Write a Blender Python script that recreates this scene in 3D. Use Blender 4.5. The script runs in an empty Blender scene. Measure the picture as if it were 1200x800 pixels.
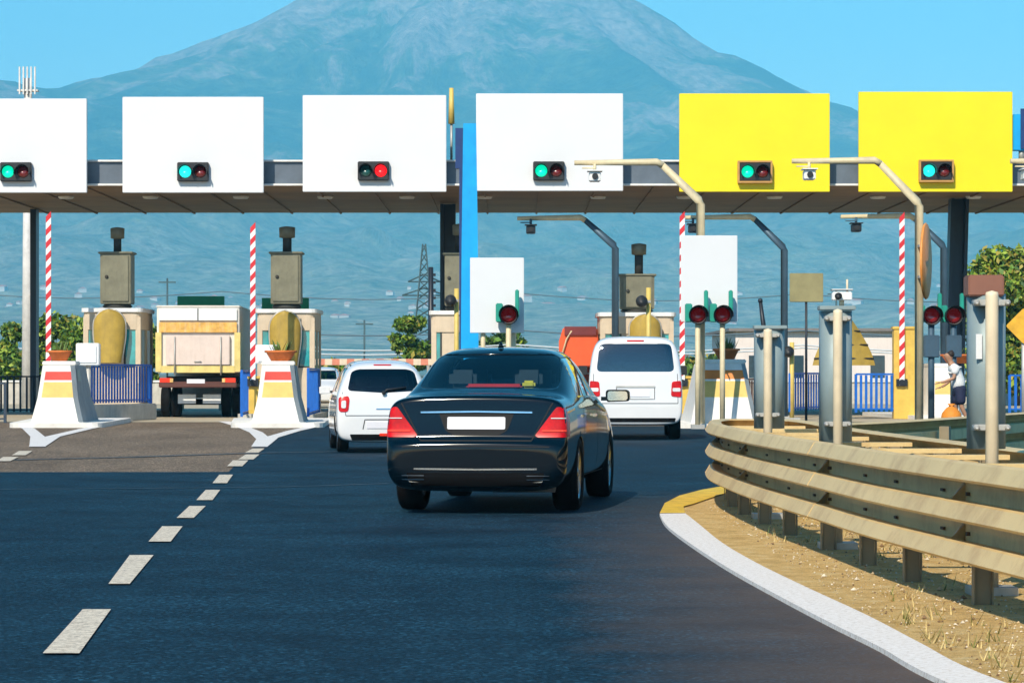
import bpy, bmesh, math, random
from math import sin, cos, pi, radians as R
from mathutils import Vector, Matrix, noise
from mathutils.bvhtree import BVHTree
from mathutils.geometry import delaunay_2d_cdt
random.seed(7)
V = Vector
SC = bpy.context.scene
COL = SC.collection

# ------------------------------------------------------------------ camera, light, exposure
F, HY, CH = 3600.0, 437.0, 1.26          # focal length in photo pixels, horizon row, eye height in metres
cam = bpy.data.cameras.new('camera'); camo = bpy.data.objects.new('camera', cam); COL.objects.link(camo)
cam.sensor_width = 36; cam.lens = 36 * F / 1200; cam.shift_y = (HY - 400) / 1200
cam.clip_start = 0.3; cam.clip_end = 40000
camo.location = (0, 0, CH); camo.rotation_euler = (pi / 2, 0, 0)
SC.camera = camo

SUN_EL, SUN_AZ = R(40), R(200)           # azimuth clockwise from +Y
sd = V((sin(SUN_AZ) * cos(SUN_EL), cos(SUN_AZ) * cos(SUN_EL), sin(SUN_EL)))
sl = bpy.data.lights.new('sun', 'SUN'); sl.energy = 4.7; sl.angle = R(0.53); sl.color = (1, .90, .74)
so = bpy.data.objects.new('sun', sl); COL.objects.link(so)
so.rotation_euler = (-sd).to_track_quat('-Z', 'Y').to_euler(); so.location = (0, 0, 60)
W = bpy.data.worlds.new('World'); SC.world = W; W.use_nodes = True
wn = W.node_tree; wn.nodes.clear()
sky = wn.nodes.new('ShaderNodeTexSky'); sky.sky_type = 'NISHITA'; sky.sun_disc = False
sky.sun_elevation = SUN_EL; sky.sun_rotation = SUN_AZ; sky.altitude = 0
sky.air_density = 1.0; sky.dust_density = 0.3; sky.ozone_density = 3.0
hs = wn.nodes.new('ShaderNodeHueSaturation'); hs.inputs['Saturation'].default_value = 1.4; hs.inputs['Hue'].default_value = 0.485
bg = wn.nodes.new('ShaderNodeBackground'); bg.inputs[1].default_value = 0.125
wo = wn.nodes.new('ShaderNodeOutputWorld')
wn.links.new(sky.outputs[0], hs.inputs['Color']); wn.links.new(hs.outputs[0], bg.inputs[0]); wn.links.new(bg.outputs[0], wo.inputs[0])
SC.view_settings.view_transform = 'Standard'; SC.view_settings.look = 'None'
SC.view_settings.exposure = 0.30; SC.view_settings.gamma = 1; SC.view_settings.use_curve_mapping = False
SC.render.engine = 'CYCLES'
try:
    SC.cycles.use_denoising = True; SC.cycles.volume_bounces = 2; SC.cycles.max_bounces = 7
    SC.cycles.transparent_max_bounces = 12; SC.cycles.sample_clamp_indirect = 6
    SC.cycles.caustics_reflective = False; SC.cycles.caustics_refractive = False
except Exception: pass

def P(px, py, Y): return V(((px - 600) * Y / F, Y, CH + (HY - py) * Y / F))
def G(px, py, z=0.0):
    Y = F * (CH - z) / (py - HY); return V(((px - 600) * Y / F, Y, z))

# ------------------------------------------------------------------ materials
MATS = {}
def mat(name, col, rough=.6, metal=0., var=.12, sc=3., bump=.0, bs=40., coat=0., spec=.5, emis=None, est=1., dirt=0., dcol=(.12, .09, .06), streak=False):
    if name in MATS: return MATS[name]
    m = bpy.data.materials.new(name); m.use_nodes = True; MATS[name] = m
    nt = m.node_tree; b = nt.nodes['Principled BSDF']; L = nt.links.new
    b.inputs['Roughness'].default_value = rough; b.inputs['Metallic'].default_value = metal
    b.inputs['Specular IOR Level'].default_value = spec
    b.inputs['Coat Weight'].default_value = coat; b.inputs['Coat Roughness'].default_value = .04
    tc = nt.nodes.new('ShaderNodeTexCoord')
    n = nt.nodes.new('ShaderNodeTexNoise'); n.inputs['Scale'].default_value = sc; n.inputs['Detail'].default_value = 6; n.inputs['Roughness'].default_value = .65
    L(tc.outputs['Object'], n.inputs['Vector'])
    mx = nt.nodes.new('ShaderNodeMix'); mx.data_type = 'RGBA'
    mx.inputs[6].default_value = tuple(max(0, c * (1 - var)) for c in col) + (1,)
    mx.inputs[7].default_value = tuple(min(1, c * (1 + var)) for c in col) + (1,)
    mr = nt.nodes.new('ShaderNodeMapRange'); mr.inputs[1].default_value = .35; mr.inputs[2].default_value = .65
    L(n.outputs['Fac'], mr.inputs[0]); L(mr.outputs[0], mx.inputs[0])
    out = mx.outputs[2]
    if dirt > 0:
        mp = nt.nodes.new('ShaderNodeMapping'); mp.inputs['Scale'].default_value = (6, 6, .7) if streak else (1.7, 1.7, 1.7)
        n2 = nt.nodes.new('ShaderNodeTexNoise'); n2.inputs['Scale'].default_value = 1.6; n2.inputs['Detail'].default_value = 8; n2.inputs['Roughness'].default_value = .7
        L(tc.outputs['Object'], mp.inputs[0]); L(mp.outputs[0], n2.inputs['Vector'])
        r2 = nt.nodes.new('ShaderNodeMapRange'); r2.inputs[1].default_value = .48; r2.inputs[2].default_value = .75; r2.inputs[4].default_value = dirt
        L(n2.outputs['Fac'], r2.inputs[0])
        m2 = nt.nodes.new('ShaderNodeMix'); m2.data_type = 'RGBA'; m2.inputs[7].default_value = dcol + (1,)
        L(r2.outputs[0], m2.inputs[0]); L(out, m2.inputs[6]); out = m2.outputs[2]
    L(out, b.inputs['Base Color'])
    if bump > 0:
        n3 = nt.nodes.new('ShaderNodeTexNoise'); n3.inputs['Scale'].default_value = bs; n3.inputs['Detail'].default_value = 4
        L(tc.outputs['Object'], n3.inputs['Vector'])
        bp = nt.nodes.new('ShaderNodeBump'); bp.inputs['Strength'].default_value = bump; bp.inputs['Distance'].default_value = .02
        L(n3.outputs['Fac'], bp.inputs['Height']); L(bp.outputs[0], b.inputs['Normal'])
    if emis:
        b.inputs['Emission Color'].default_value = emis + (1,); b.inputs['Emission Strength'].default_value = est
    return m

def glassmat(name, tint, rough=.02, refl=1.0):
    if name in MATS: return MATS[name]
    m = bpy.data.materials.new(name); m.use_nodes = True; MATS[name] = m; nt = m.node_tree; nt.nodes.clear(); L = nt.links.new
    o = nt.nodes.new('ShaderNodeOutputMaterial'); mx = nt.nodes.new('ShaderNodeMixShader')
    t = nt.nodes.new('ShaderNodeBsdfTransparent'); t.inputs[0].default_value = tint + (1,)
    g = nt.nodes.new('ShaderNodeBsdfGlossy'); g.inputs['Roughness'].default_value = rough
    f = nt.nodes.new('ShaderNodeFresnel'); f.inputs[0].default_value = 1.5
    mm = nt.nodes.new('ShaderNodeMath'); mm.operation = 'MULTIPLY'; mm.inputs[1].default_value = refl
    L(f.outputs[0], mm.inputs[0]); L(mm.outputs[0], mx.inputs[0]); L(t.outputs[0], mx.inputs[1]); L(g.outputs[0], mx.inputs[2]); L(mx.outputs[0], o.inputs[0])
    return m

white_paint = mat('white_paint', (.80, .80, .79), .45, dirt=.10, streak=True, var=.03, dcol=(.45, .42, .36))
sign_white = mat('sign_white', (.72, .73, .75), .5, var=.015, sc=1, dirt=.05, dcol=(.6, .58, .52))
sign_yellow = mat('sign_yellow', (.88, .70, .004), .5, var=.03, sc=1)
sign_back = mat('sign_back', (.42, .43, .44), .5, .3)
concrete = mat('concrete', (.50, .47, .41), .85, bump=.3, bs=30, dirt=.35, streak=True, dcol=(.22, .19, .15))
nose_white = mat('nose_white', (.78, .75, .70), .7, bump=.2, bs=20, var=.05, dirt=.3, dcol=(.42, .36, .28))
nose_yellow = mat('nose_yellow', (.72, .50, .14), .7, var=.1, dirt=.3, dcol=(.45, .36, .2))
nose_red = mat('nose_red', (.62, .03, .015), .6, var=.15, dirt=.25, dcol=(.3, .1, .05))
nose_orange = mat('nose_orange', (.75, .22, .03), .6, var=.15, dirt=.25, dcol=(.5, .3, .1))
dark_metal = mat('dark_metal', (.018, .022, .03), .45, .2)
steel_blue = mat('steel_blue', (.018, .035, .06), .4, .3)
galv = mat('galvanised', (.46, .45, .42), .5, .35, bump=.1, dirt=.3, streak=True, dcol=(.28, .22, .14))
cream_pole = mat('cream_pole', (.66, .56, .36), .5, .0, dirt=.35, streak=True, dcol=(.38, .27, .13))
rail_metal = mat('rail_metal', (.74, .53, .24), .5, .2, var=.07, sc=.9, bump=.12, bs=40, dirt=.6, dcol=(.36, .17, .05))
black_rub = mat('black_rubber', (.007, .007, .008), .85, spec=.15, bump=.2, bs=80, var=.3)
black_pl = mat('black_plastic', (.015, .016, .018), .5)
rim_m = mat('rim_metal', (.55, .56, .58), .25, .9)
chrome = mat('chrome', (.75, .78, .8), .12, 1)
interior = mat('car_interior', (.025, .027, .03), .8)
seat_m = mat('seat_cloth', (.03, .045, .06), .8)

# ------------------------------------------------------------------ mesh helpers
class MB:
    def __init__(s): s.v = []; s.f = []; s.mi = []; s.cur = 0; s.sm = []
    def add(s, vs, fs, smooth=False):
        o = len(s.v); s.v += [tuple(v) for v in vs]
        for f in fs: s.f.append(tuple(i + o for i in f)); s.mi.append(s.cur); s.sm.append(smooth)
        return s
    def box(s, c, d, rz=0., ry=0., rx=0.):
        M_ = Matrix.Translation(V(c)) @ Matrix.Rotation(rz, 4, 'Z') @ Matrix.Rotation(ry, 4, 'Y') @ Matrix.Rotation(rx, 4, 'X')
        h = [x / 2 for x in d]
        vs = [M_ @ V((x * h[0], y * h[1], z * h[2])) for x in (-1, 1) for y in (-1, 1) for z in (-1, 1)]
        return s.add(vs, [(0, 1, 3, 2), (4, 6, 7, 5), (0, 4, 5, 1), (2, 3, 7, 6), (0, 2, 6, 4), (1, 5, 7, 3)])
    def tube(s, pts, r, n=10, caps=True, smooth=True):
        pts = [V(p) for p in pts]; rs = r if isinstance(r, (list, tuple)) else [r] * len(pts)
        rings = []
        for i, p in enumerate(pts):
            a = (pts[min(i + 1, len(pts) - 1)] - pts[i - 1 if i else 0]).normalized()
            ref = V((0, 0, 1)) if abs(a.z) < .9 else V((0, 1, 0))
            u = a.cross(ref).normalized(); w = u.cross(a).normalized()
            k = 1.0
            if 0 < i < len(pts) - 1:
                c_ = (pts[i] - pts[i - 1]).normalized().dot(a); k = 1 / max(.6, c_)
            rings.append([p + (u * cos(2 * pi * j / n) + w * sin(2 * pi * j / n)) * rs[i] * (k if n > 0 else 1) for j in range(n)])
        return s.loft(rings, True, caps, smooth)
    def loft(s, rings, closed=True, caps=True, smooth=False):
        n = len(rings[0]); vs = [p for r in rings for p in r]; fs = []
        for i in range(len(rings) - 1):
            for j in range(n if closed else n - 1):
                k = (j + 1) % n; fs.append((i * n + j, i * n + k, (i + 1) * n + k, (i + 1) * n + j))
        s.add(vs, fs, smooth)
        if caps and closed:
            o = len(s.v) - len(vs)
            s.f += [tuple(o + j for j in reversed(range(n))), tuple(o + (len(rings) - 1) * n + j for j in range(n))]
            s.mi += [s.cur] * 2; s.sm += [False] * 2
        return s
    def prism(s, poly, y0, y1, axis='y', M_=None):
        f = {'y': lambda a, b, t: V((a, t, b)), 'x': lambda a, b, t: V((t, a, b)), 'z': lambda a, b, t: V((a, b, t))}[axis]
        r0 = [f(a, b, y0) for a, b in poly]; r1 = [f(a, b, y1) for a, b in poly]
        if M_: r0 = [M_ @ p for p in r0]; r1 = [M_ @ p for p in r1]
        return s.loft([r0, r1])
    def lathe(s, prof, c=(0, 0, 0), axis='z', n=20, smooth=True, cap=True):
        c = V(c); rings = []
        for r, h in prof:
            ring = []
            for j in range(n):
                a = 2 * pi * j / n
                if axis == 'z': q = V((r * cos(a), r * sin(a), h))
                elif axis == 'x': q = V((h, r * cos(a), r * sin(a)))
                else: q = V((r * cos(a), h, r * sin(a)))
                ring.append(c + q)
            rings.append(ring)
        return s.loft(rings, True, cap, smooth)
    def quad(s, *p): return s.add(p, [tuple(range(len(p)))])
    def build(s, name, mats, parent=None, bevel=0., loc=None, rz=0., fix=True, autosmooth=None):
        me = bpy.data.meshes.new(name); me.from_pydata(s.v, [], s.f)
        for m in (mats if isinstance(mats, (list, tuple)) else [mats]): me.materials.append(m)
        me.polygons.foreach_set('material_index', s.mi); me.polygons.foreach_set('use_smooth', s.sm)
        if fix or bevel:
            bm = bmesh.new(); bm.from_mesh(me)
            if fix: bmesh.ops.recalc_face_normals(bm, faces=bm.faces)
            if bevel:
                es = [e for e in bm.edges if len(e.link_faces) == 2 and e.calc_face_angle(0) > .5]
                bmesh.ops.bevel(bm, geom=es, offset=bevel, segments=2, affect='EDGES', clamp_overlap=True)
            bm.to_mesh(me); bm.free()
        if autosmooth: me.shade_smooth() if hasattr(me, 'shade_smooth') else None
        o = bpy.data.objects.new(name, me); COL.objects.link(o)
        if parent is not None: o.parent = parent
        if loc is not None: o.location = loc
        o.rotation_euler.z = rz
        return o

def tag(o, label=None, cat=None, group=None, kind=None):
    if label: o['label'] = label
    if cat: o['category'] = cat
    if group: o['group'] = group
    if kind: o['kind'] = kind
    return o
def thing(name, label, cat, loc=(0, 0, 0), rz=0., group=None):
    o = bpy.data.objects.new(name, None); COL.objects.link(o); o.empty_display_size = .2
    o.location = loc; o.rotation_euler = (0, 0, rz); return tag(o, label, cat, group)
def struct(o): o['kind'] = 'structure'; return o
def dup(root, loc=None, rz=None, label=None, group=None, parent=None):
    c = root.copy(); COL.objects.link(c)
    if parent is not None: c.parent = parent
    if loc is not None: c.location = loc
    if rz is not None: c.rotation_euler = (0, 0, rz)
    if label: c['label'] = label
    if group: c['group'] = group
    for ch in list(root.children): dup(ch, parent=c)
    return c
def smoothobj(o, ang=40):
    me = o.data; me.polygons.foreach_set('use_smooth', [True] * len(me.polygons))
    bm = bmesh.new(); bm.from_mesh(me)
    for e in bm.edges: e.smooth = not (len(e.link_faces) == 2 and e.calc_face_angle(0) > R(ang))
    bm.to_mesh(me); bm.free(); return o
def rpoly(pts, r, n=4):
    """round the corners of a polygon"""
    out = []; N = len(pts)
    for i in range(N):
        a, b, c = V(pts[i - 1]), V(pts[i]), V(pts[(i + 1) % N])
        k = min(r, (a - b).length * .45, (c - b).length * .45)
        p0 = b + (a - b).normalized() * k; p1 = b + (c - b).normalized() * k
        for j in range(n + 1):
            t = j / n; q = p0.lerp(b, t).lerp(b.lerp(p1, t), t); out.append((q.x, q.y))
    return out

# ------------------------------------------------------------------ setting: ground, roads
def nodemat(name):
    m = bpy.data.materials.new(name); m.use_nodes = True; MATS[name] = m
    return m, m.node_tree, m.node_tree.nodes['Principled BSDF'], m.node_tree.links.new
def N(nt, t, **kw):
    n = nt.nodes.new('ShaderNode' + t)
    for k, v in kw.items():
        if k.startswith('i_'): n.inputs[k[2:].replace('_', ' ')].default_value = v
        else: setattr(n, k, v)
    return n
def ramp(nt, fac, stops):
    r = nt.nodes.new('ShaderNodeValToRGB'); e = r.color_ramp.elements
    while len(e) < len(stops): e.new(.5)
    for i, (p, c) in enumerate(stops): e[i].position = p; e[i].color = tuple(c) + (1,)
    nt.links.new(fac, r.inputs[0]); return r.outputs[0]
def mixc(nt, f, a, b, mode='MIX'):
    m = nt.nodes.new('ShaderNodeMix'); m.data_type = 'RGBA'; m.blend_type = mode; L = nt.links.new
    for s, i in ((f, 0), (a, 6), (b, 7)):
        if hasattr(s, 'links'): L(s, m.inputs[i])
        else: m.inputs[i].default_value = s if i == 0 else tuple(s) + (1,)
    return m.outputs[2]

def asphalt(name, dark, light, dust, dust_x, rough, big=(.35, .08)):
    m, nt, b, L = nodemat(name)
    tc = N(nt, 'TexCoord'); geo = N(nt, 'NewGeometry')
    mp = N(nt, 'Mapping'); mp.inputs['Scale'].default_value = (big[0], big[1], 1); L(tc.outputs['Object'], mp.inputs[0])
    n1 = N(nt, 'TexNoise', i_Scale=1.6, i_Detail=9., i_Roughness=.68, i_Distortion=.4); L(mp.outputs[0], n1.inputs['Vector'])
    c = ramp(nt, n1.outputs['Fac'], [(.34, dark), (.68, light)])
    n2 = N(nt, 'TexVoronoi', i_Scale=55.); L(tc.outputs['Object'], n2.inputs['Vector'])
    c2 = ramp(nt, n2.outputs['Color'], [(.15, (.25, .25, .25)), (.7, (1.2, 1.2, 1.2)), (.92, (4.5, 4.2, 3.8))])
    c = mixc(nt, .8, c, mixc(nt, 1., c, c2, 'MULTIPLY'))
    # wheel-worn dust towards the verge
    sx = N(nt, 'SeparateXYZ'); L(tc.outputs['Object'], sx.inputs[0])
    n3 = N(nt, 'TexNoise', i_Scale=.9, i_Detail=7., i_Roughness=.7); L(tc.outputs['Object'], n3.inputs['Vector'])
    ad = N(nt, 'Math', operation='MULTIPLY_ADD'); ad.inputs[1].default_value = 1.6; L(n3.outputs['Fac'], ad.inputs[0]); L(sx.outputs[0], ad.inputs[2])
    mr = N(nt, 'MapRange'); mr.inputs[1].default_value = dust_x; mr.inputs[2].default_value = dust_x + 1.6; mr.inputs[4].default_value = .75
    L(ad.outputs[0], mr.inputs[0])
    my = N(nt, 'MapRange'); my.inputs[1].default_value = 33; my.inputs[2].default_value = 21; L(sx.outputs[1], my.inputs[0])
    mm = N(nt, 'Math', operation='MULTIPLY'); L(mr.outputs[0], mm.inputs[0]); L(my.outputs[0], mm.inputs[1]); c = mixc(nt, mm.outputs[0], c, dust)
    n4 = N(nt, 'TexNoise', i_Scale=1.3, i_Detail=10., i_Roughness=.75); L(tc.outputs['Object'], n4.inputs['Vector'])
    st = ramp(nt, n4.outputs['Fac'], [(.56, (1, 1, 1)), (.66, (.62, .62, .64))]); c = mixc(nt, 1., c, st, 'MULTIPLY')
    L(c, b.inputs['Base Color'])
    rr = N(nt, 'MapRange'); rr.inputs[3].default_value = rough - .12; rr.inputs[4].default_value = rough + .15; L(n1.outputs['Fac'], rr.inputs[0]); L(rr.outputs[0], b.inputs['Roughness'])
    n5 = N(nt, 'TexNoise', i_Scale=60., i_Detail=4.); L(tc.outputs['Object'], n5.inputs['Vector'])
    bp = N(nt, 'Bump', i_Strength=.6, i_Distance=.015); L(n5.outputs['Fac'], bp.inputs['Height']); L(bp.outputs[0], b.inputs['Normal'])
    b.inputs['Specular IOR Level'].default_value = .12
    return m
old_asphalt = asphalt('old_asphalt', (.13, .095, .065), (.21, .16, .115), (.22, .17, .12), 50, .75)
new_asphalt = asphalt('fresh_asphalt', (.002, .010, .020), (.009, .038, .066), (.15, .10, .072), 1.05, .66, (.45, .5))
def flat(name, m, polys, z, kind='structure'):
    mb = MB()
    for p in polys: mb.quad(*[V((q[0], q[1], z)) for q in p])
    o = mb.build(name, m, fix=False); me = o.data
    for pl in me.polygons:
        if pl.normal.z < 0: pl.flip()
    o['kind'] = kind; return o

m, nt, b, L = nodemat('field_ground'); tc = N(nt, 'TexCoord')
n1 = N(nt, 'TexNoise', i_Scale=.012, i_Detail=10., i_Roughness=.7); L(tc.outputs['Object'], n1.inputs['Vector'])
L(ramp(nt, n1.outputs['Fac'], [(.35, (.05, .075, .03)), (.5, (.16, .14, .08)), (.65, (.26, .22, .14))]), b.inputs['Base Color']); b.inputs['Roughness'].default_value = .95
field = m
flat('ground', field, [[(-9000, -200), (9000, -200), (9000, 12500), (-9000, 12500)]], -.06)
flat('road', old_asphalt, [[(-40, -150), (40, -150), (40, 140), (-40, 140)]], 0)
# darker fresh surfacing with a straight joint on the left lane
pts = [(-40, -150), (40, -150), (40, 73), (G(380, 497).x, 73), G(318, 512)[:2], G(292, 527)[:2], G(268, 553)[:2], (-40, G(0, 555).y)]
flat('road_resurfacing', new_asphalt, [pts], .004)
apron_m = mat('apron_concrete', (.46, .38, .26), .9, var=.15, sc=.6, bump=.2, dirt=.4, dcol=(.25, .2, .13))
flat('toll_apron', apron_m, [[(-40, 78.5), (40, 78.5), (40, 135), (-40, 135)]], .008)
tar = mat('tar_seam', (.012, .012, .014), .4)
def line_strip(name, m, pts, w, z):
    pts = [V((p[0], p[1])) for p in pts]; l = []; r = []
    for i, p in enumerate(pts):
        t = (pts[min(i + 1, len(pts) - 1)] - pts[max(i - 1, 0)]).normalized(); nn = V((-t.y, t.x)) * w / 2
        l.append(p + nn); r.append(p - nn)
    return flat(name, m, [[l[i], l[i + 1], r[i + 1], r[i]] for i in range(len(pts) - 1)], z)
line_strip('tar_joint', tar, [G(-60, 541)[:2], G(150, 536)[:2], G(300, 531)[:2], G(480, 528)[:2], G(700, 520)[:2]], .22, .009)
line_strip('tar_joint', tar, [G(-60, 574)[:2], G(140, 573)[:2], G(330, 571)[:2], G(455, 567)[:2]], .09, .009)

# painted lines
m, nt, b, L = nodemat('road_paint'); tc = N(nt, 'TexCoord')
n1 = N(nt, 'TexNoise', i_Scale=34., i_Detail=10., i_Roughness=.8); L(tc.outputs['Object'], n1.inputs['Vector'])
L(ramp(nt, n1.outputs['Fac'], [(.34, (.16, .13, .11)), (.42, (.66, .60, .54)), (.56, (.84, .80, .77))]), b.inputs['Base Color']); b.inputs['Roughness'].default_value = .75
road_paint = m
dash_paint = road_paint.copy(); dash_paint.name = 'dash_paint'
for q_ in dash_paint.node_tree.nodes:
    if q_.type == 'VALTORGB':
        for e_, c_ in zip(q_.color_ramp.elements, ((.10, .09, .08), (.52, .43, .32), (.76, .66, .52))): e_.color = c_ + (1,)
        q_.color_ramp.elements[0].position = .38; q_.color_ramp.elements[1].position = .45
yellow_paint = mat('yellow_road_paint', (.72, .46, .03), .8, var=.2, sc=8, dirt=.4, dcol=(.35, .25, .12))
dashes = [[(50, 768), (93, 768), (130, 716), (97, 716)], [(127, 686), (152, 686), (180, 652), (152, 652)],
          [(174, 636), (200, 636), (214, 618), (190, 618)], [(207, 608), (227, 608), (241, 594), (222, 594)],
          [(230, 587), (249, 587), (258, 575), (241, 575)], [(249, 567), (266, 567), (273, 557), (257, 557)],
          [(266, 547), (284, 547), (291, 540), (273, 540)], [(279, 539), (297, 539), (304, 533), (288, 533)],
          [(287, 531), (303, 531), (310, 526), (296, 526)]]
for d in dashes:
    flat('lane_dash', dash_paint, [[G(*q)[:2] for q in d]], .013)
# forks round the island noses
line_strip('lane_line', road_paint, [G(304, 524)[:2], G(309, 515)[:2], G(300, 507)[:2], G(283, 500)[:2], G(262, 494)[:2]], .28, .0130)
line_strip('lane_line', road_paint, [G(305, 523)[:2], G(318, 513)[:2], G(345, 505)[:2], G(380, 497.5)[:2], G(430, 492)[:2]], .28, .0145)
line_strip('lane_line', road_paint, [G(44, 524)[:2], G(44, 512)[:2], G(34, 503)[:2], G(20, 496)[:2]], .28, .0130)
line_strip('lane_line', road_paint, [G(43, 524)[:2], G(62, 512)[:2], G(100, 503)[:2], G(140, 495)[:2], G(170, 489)[:2]], .28, .0145)
flat('lane_dash', dash_paint, [[G(-5, 541)[:2], G(12, 541)[:2], G(22, 536)[:2], G(4, 536)[:2]]], .013)
flat('lane_dash', dash_paint, [[G(14, 534)[:2], G(30, 534)[:2], G(38, 529)[:2], G(22, 529)[:2]]], .013)

# median: dry ground with a painted kerb line
OUT = [(1.98, 6.0), (1.93, 10.0)] + [tuple(G(*q)[:2]) for q in ((1090, 798), (1030, 764), (974, 736), (910, 702), (850, 668), (802, 636), (780, 618), (773, 605))] + [G(779, 593)[:2], G(796, 584)[:2]]
INN = [(2.32, 6.0), (2.22, 10.0)] + [tuple(G(*q)[:2]) for q in ((1150, 797), (1078, 760), (1014, 726), (942, 692), (886, 664), (846, 640), (818, 617), (803, 605))] + [G(801, 597)[:2], G(808, 590)[:2]]
def dens(pts, n=6):
    pts = [V((p[0], p[1])) for p in pts]; out = []
    for i in range(len(pts) - 1):
        p0 = pts[max(i - 1, 0)]; a = pts[i]; b_ = pts[i + 1]; p3 = pts[min(i + 2, len(pts) - 1)]
        for k in range(n):
            t = k / n; out.append(tuple(.5 * ((2 * a) + (b_ - p0) * t + (2 * p0 - 5 * a + 4 * b_ - p3) * t * t + (3 * a - p0 - 3 * b_ + p3) * t ** 3)))
    out.append(tuple(pts[-1])); return out
OUT0, INN0 = OUT, INN; OUT = dens(OUT[:-2]) + OUT[-2:]; INN = dens(INN[:-2]) + INN[-2:]
RT = [(1.75, 30.0), (2.2, 32.4), (2.85, 32.2), (3.1, 29.5), (3.12, 24), (3.25, 20.8), (3.4, 18.1), (3.7, 14.7), (4.0, 11), (4.3, 6.0)]
m, nt, b, L = nodemat('dry_verge'); tc = N(nt, 'TexCoord')
n1 = N(nt, 'TexNoise', i_Scale=4.5, i_Detail=12., i_Roughness=.8); L(tc.outputs['Object'], n1.inputs['Vector'])
n2 = N(nt, 'TexNoise', i_Scale=70., i_Detail=8., i_Roughness=.8); L(tc.outputs['Object'], n2.inputs['Vector'])
c = ramp(nt, n1.outputs['Fac'], [(.36, (.52, .32, .10)), (.5, (.80, .54, .20)), (.64, (.86, .68, .36))])
c = mixc(nt, .8, c, mixc(nt, 1., c, ramp(nt, n2.outputs['Fac'], [(.36, (.42, .34, .24)), (.5, (1, .96, .88)), (.7, (1.3, 1.2, 1.05))]), 'MULTIPLY'))
L(c, b.inputs['Base Color']); b.inputs['Roughness'].default_value = .95
bp = N(nt, 'Bump', i_Strength=.8, i_Distance=.03); L(n2.outputs['Fac'], bp.inputs['Height']); L(bp.outputs[0], b.inputs['Normal'])
verge_m = m
mb = MB(); ed = INN + RT
far = [(40, 6.0)]; 
poly = [V((p[0], p[1])) for p in ed]
mb.quad(*[V((p.x, p.y, .02)) for p in poly])
vo = mb.build('verge_ground', verge_m, fix=False); bm = bmesh.new(); bm.from_mesh(vo.data); bmesh.ops.triangulate(bm, faces=bm.faces)
bmesh.ops.recalc_face_normals(bm, faces=bm.faces)
for f in bm.faces:
    if f.normal.z < 0: f.normal_flip()
bm.to_mesh(vo.data); bm.free(); struct(vo)
mb = MB()
for i in range(len(OUT) - 3):
    a, b_, c_, d = OUT[i], OUT[i + 1], INN[i + 1], INN[i]
    mb.quad(*[V((q[0], q[1], z)) for q, z in ((a, .028), (b_, .028), (c_, .03), (d, .03))])
    mb.quad(V((a[0], a[1], .0)), V((b_[0], b_[1], .0)), V((b_[0], b_[1], .028)), V((a[0], a[1], .028)))
struct(mb.build('kerb_line', road_paint, fix=True))
yl = [OUT[-3], OUT[-2], OUT[-1], G(822, 577)[:2], G(850, 572)[:2]]; yi = [INN[-3], INN[-2], G(812, 594)[:2], G(832, 587)[:2], G(853, 580)[:2]]
mb = MB()
for i in range(len(yl) - 1):
    mb.quad(*[V((q[0], q[1], .032)) for q in (yl[i], yl[i + 1], yi[i + 1], yi[i])])
struct(mb.build('kerb_nose_paint', yellow_paint, fix=False))
for pl in bpy.data.objects['kerb_nose_paint'].data.polygons:
    if pl.normal.z < 0: pl.flip()

# ------------------------------------------------------------------ mountain
def interp(t, x):
    if x <= t[0][0]: return t[0][1]
    for (a, b_), (c_, d) in zip(t, t[1:]):
        if x <= c_:
            k = (x - a) / (c_ - a); return b_ + (d - b_) * k
    return t[-1][1]
TR = [(0, 1275), (150, 1262), (300, 1195), (462, 1092), (612, 1005), (762, 892), (937, 822), (1112, 742), (1262, 680), (1462, 590), (1700, 500), (2500, 330), (4000, 160), (6500, 0)]
TL = [(0, 1275), (150, 1262), (300, 1190), (487, 1092), (587, 1040), (712, 978), (887, 892), (1037, 850), (1187, 822), (1275, 812), (1350, 822), (1420, 850), (1700, 900), (2100, 820), (3200, 400), (5000, 120), (6500, 0)]
TF = [(0, 1275), (150, 1262), (300, 1190), (500, 1080), (1000, 770), (1500, 560), (2500, 330), (4000, 130), (5800, 0), (6500, -20)]
MX, MY = -112.0, 9000.0
def mh(x, y):
    dx, dy = x - MX, y - MY; r = math.hypot(dx, dy)
    if r < 1: r = 1
    cs = dx / r; w = abs(cs) ** 2.2
    side = interp(TR if cs > 0 else TL, r); h = side * w + interp(TF, r) * (1 - w)
    a = math.atan2(dy, dx); k = min(1, r / 700) * min(1, max(0, h) / 250)
    g = noise.fractal(V((a * 7, r * .0006, 3.1)), 1.0, 2.2, 5)
    g2 = noise.fractal(V((x * .0035, y * .0035, 1.7)), .9, 2.1, 6)
    return h + k * (g * 55 + g2 * 46) * (1 - .62 * w) + k * g2 * 7
m, nt, b, L = nodemat('mountain_slopes'); tc = N(nt, 'TexCoord')
n1 = N(nt, 'TexNoise', i_Scale=.0022, i_Detail=12., i_Roughness=.72, i_Distortion=.6); L(tc.outputs['Object'], n1.inputs['Vector'])
n2 = N(nt, 'TexNoise', i_Scale=.03, i_Detail=8., i_Roughness=.8); L(tc.outputs['Object'], n2.inputs['Vector'])
sx = N(nt, 'SeparateXYZ'); L(tc.outputs['Object'], sx.inputs[0])
mr = N(nt, 'MapRange'); mr.inputs[1].default_value = 550; mr.inputs[2].default_value = 1250; mr.inputs[3].default_value = -.10; mr.inputs[4].default_value = .16; L(sx.outputs[2], mr.inputs[0])
ad = N(nt, 'Math', operation='ADD'); L(n1.outputs['Fac'], ad.inputs[0]); L(mr.outputs[0], ad.inputs[1])
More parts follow.
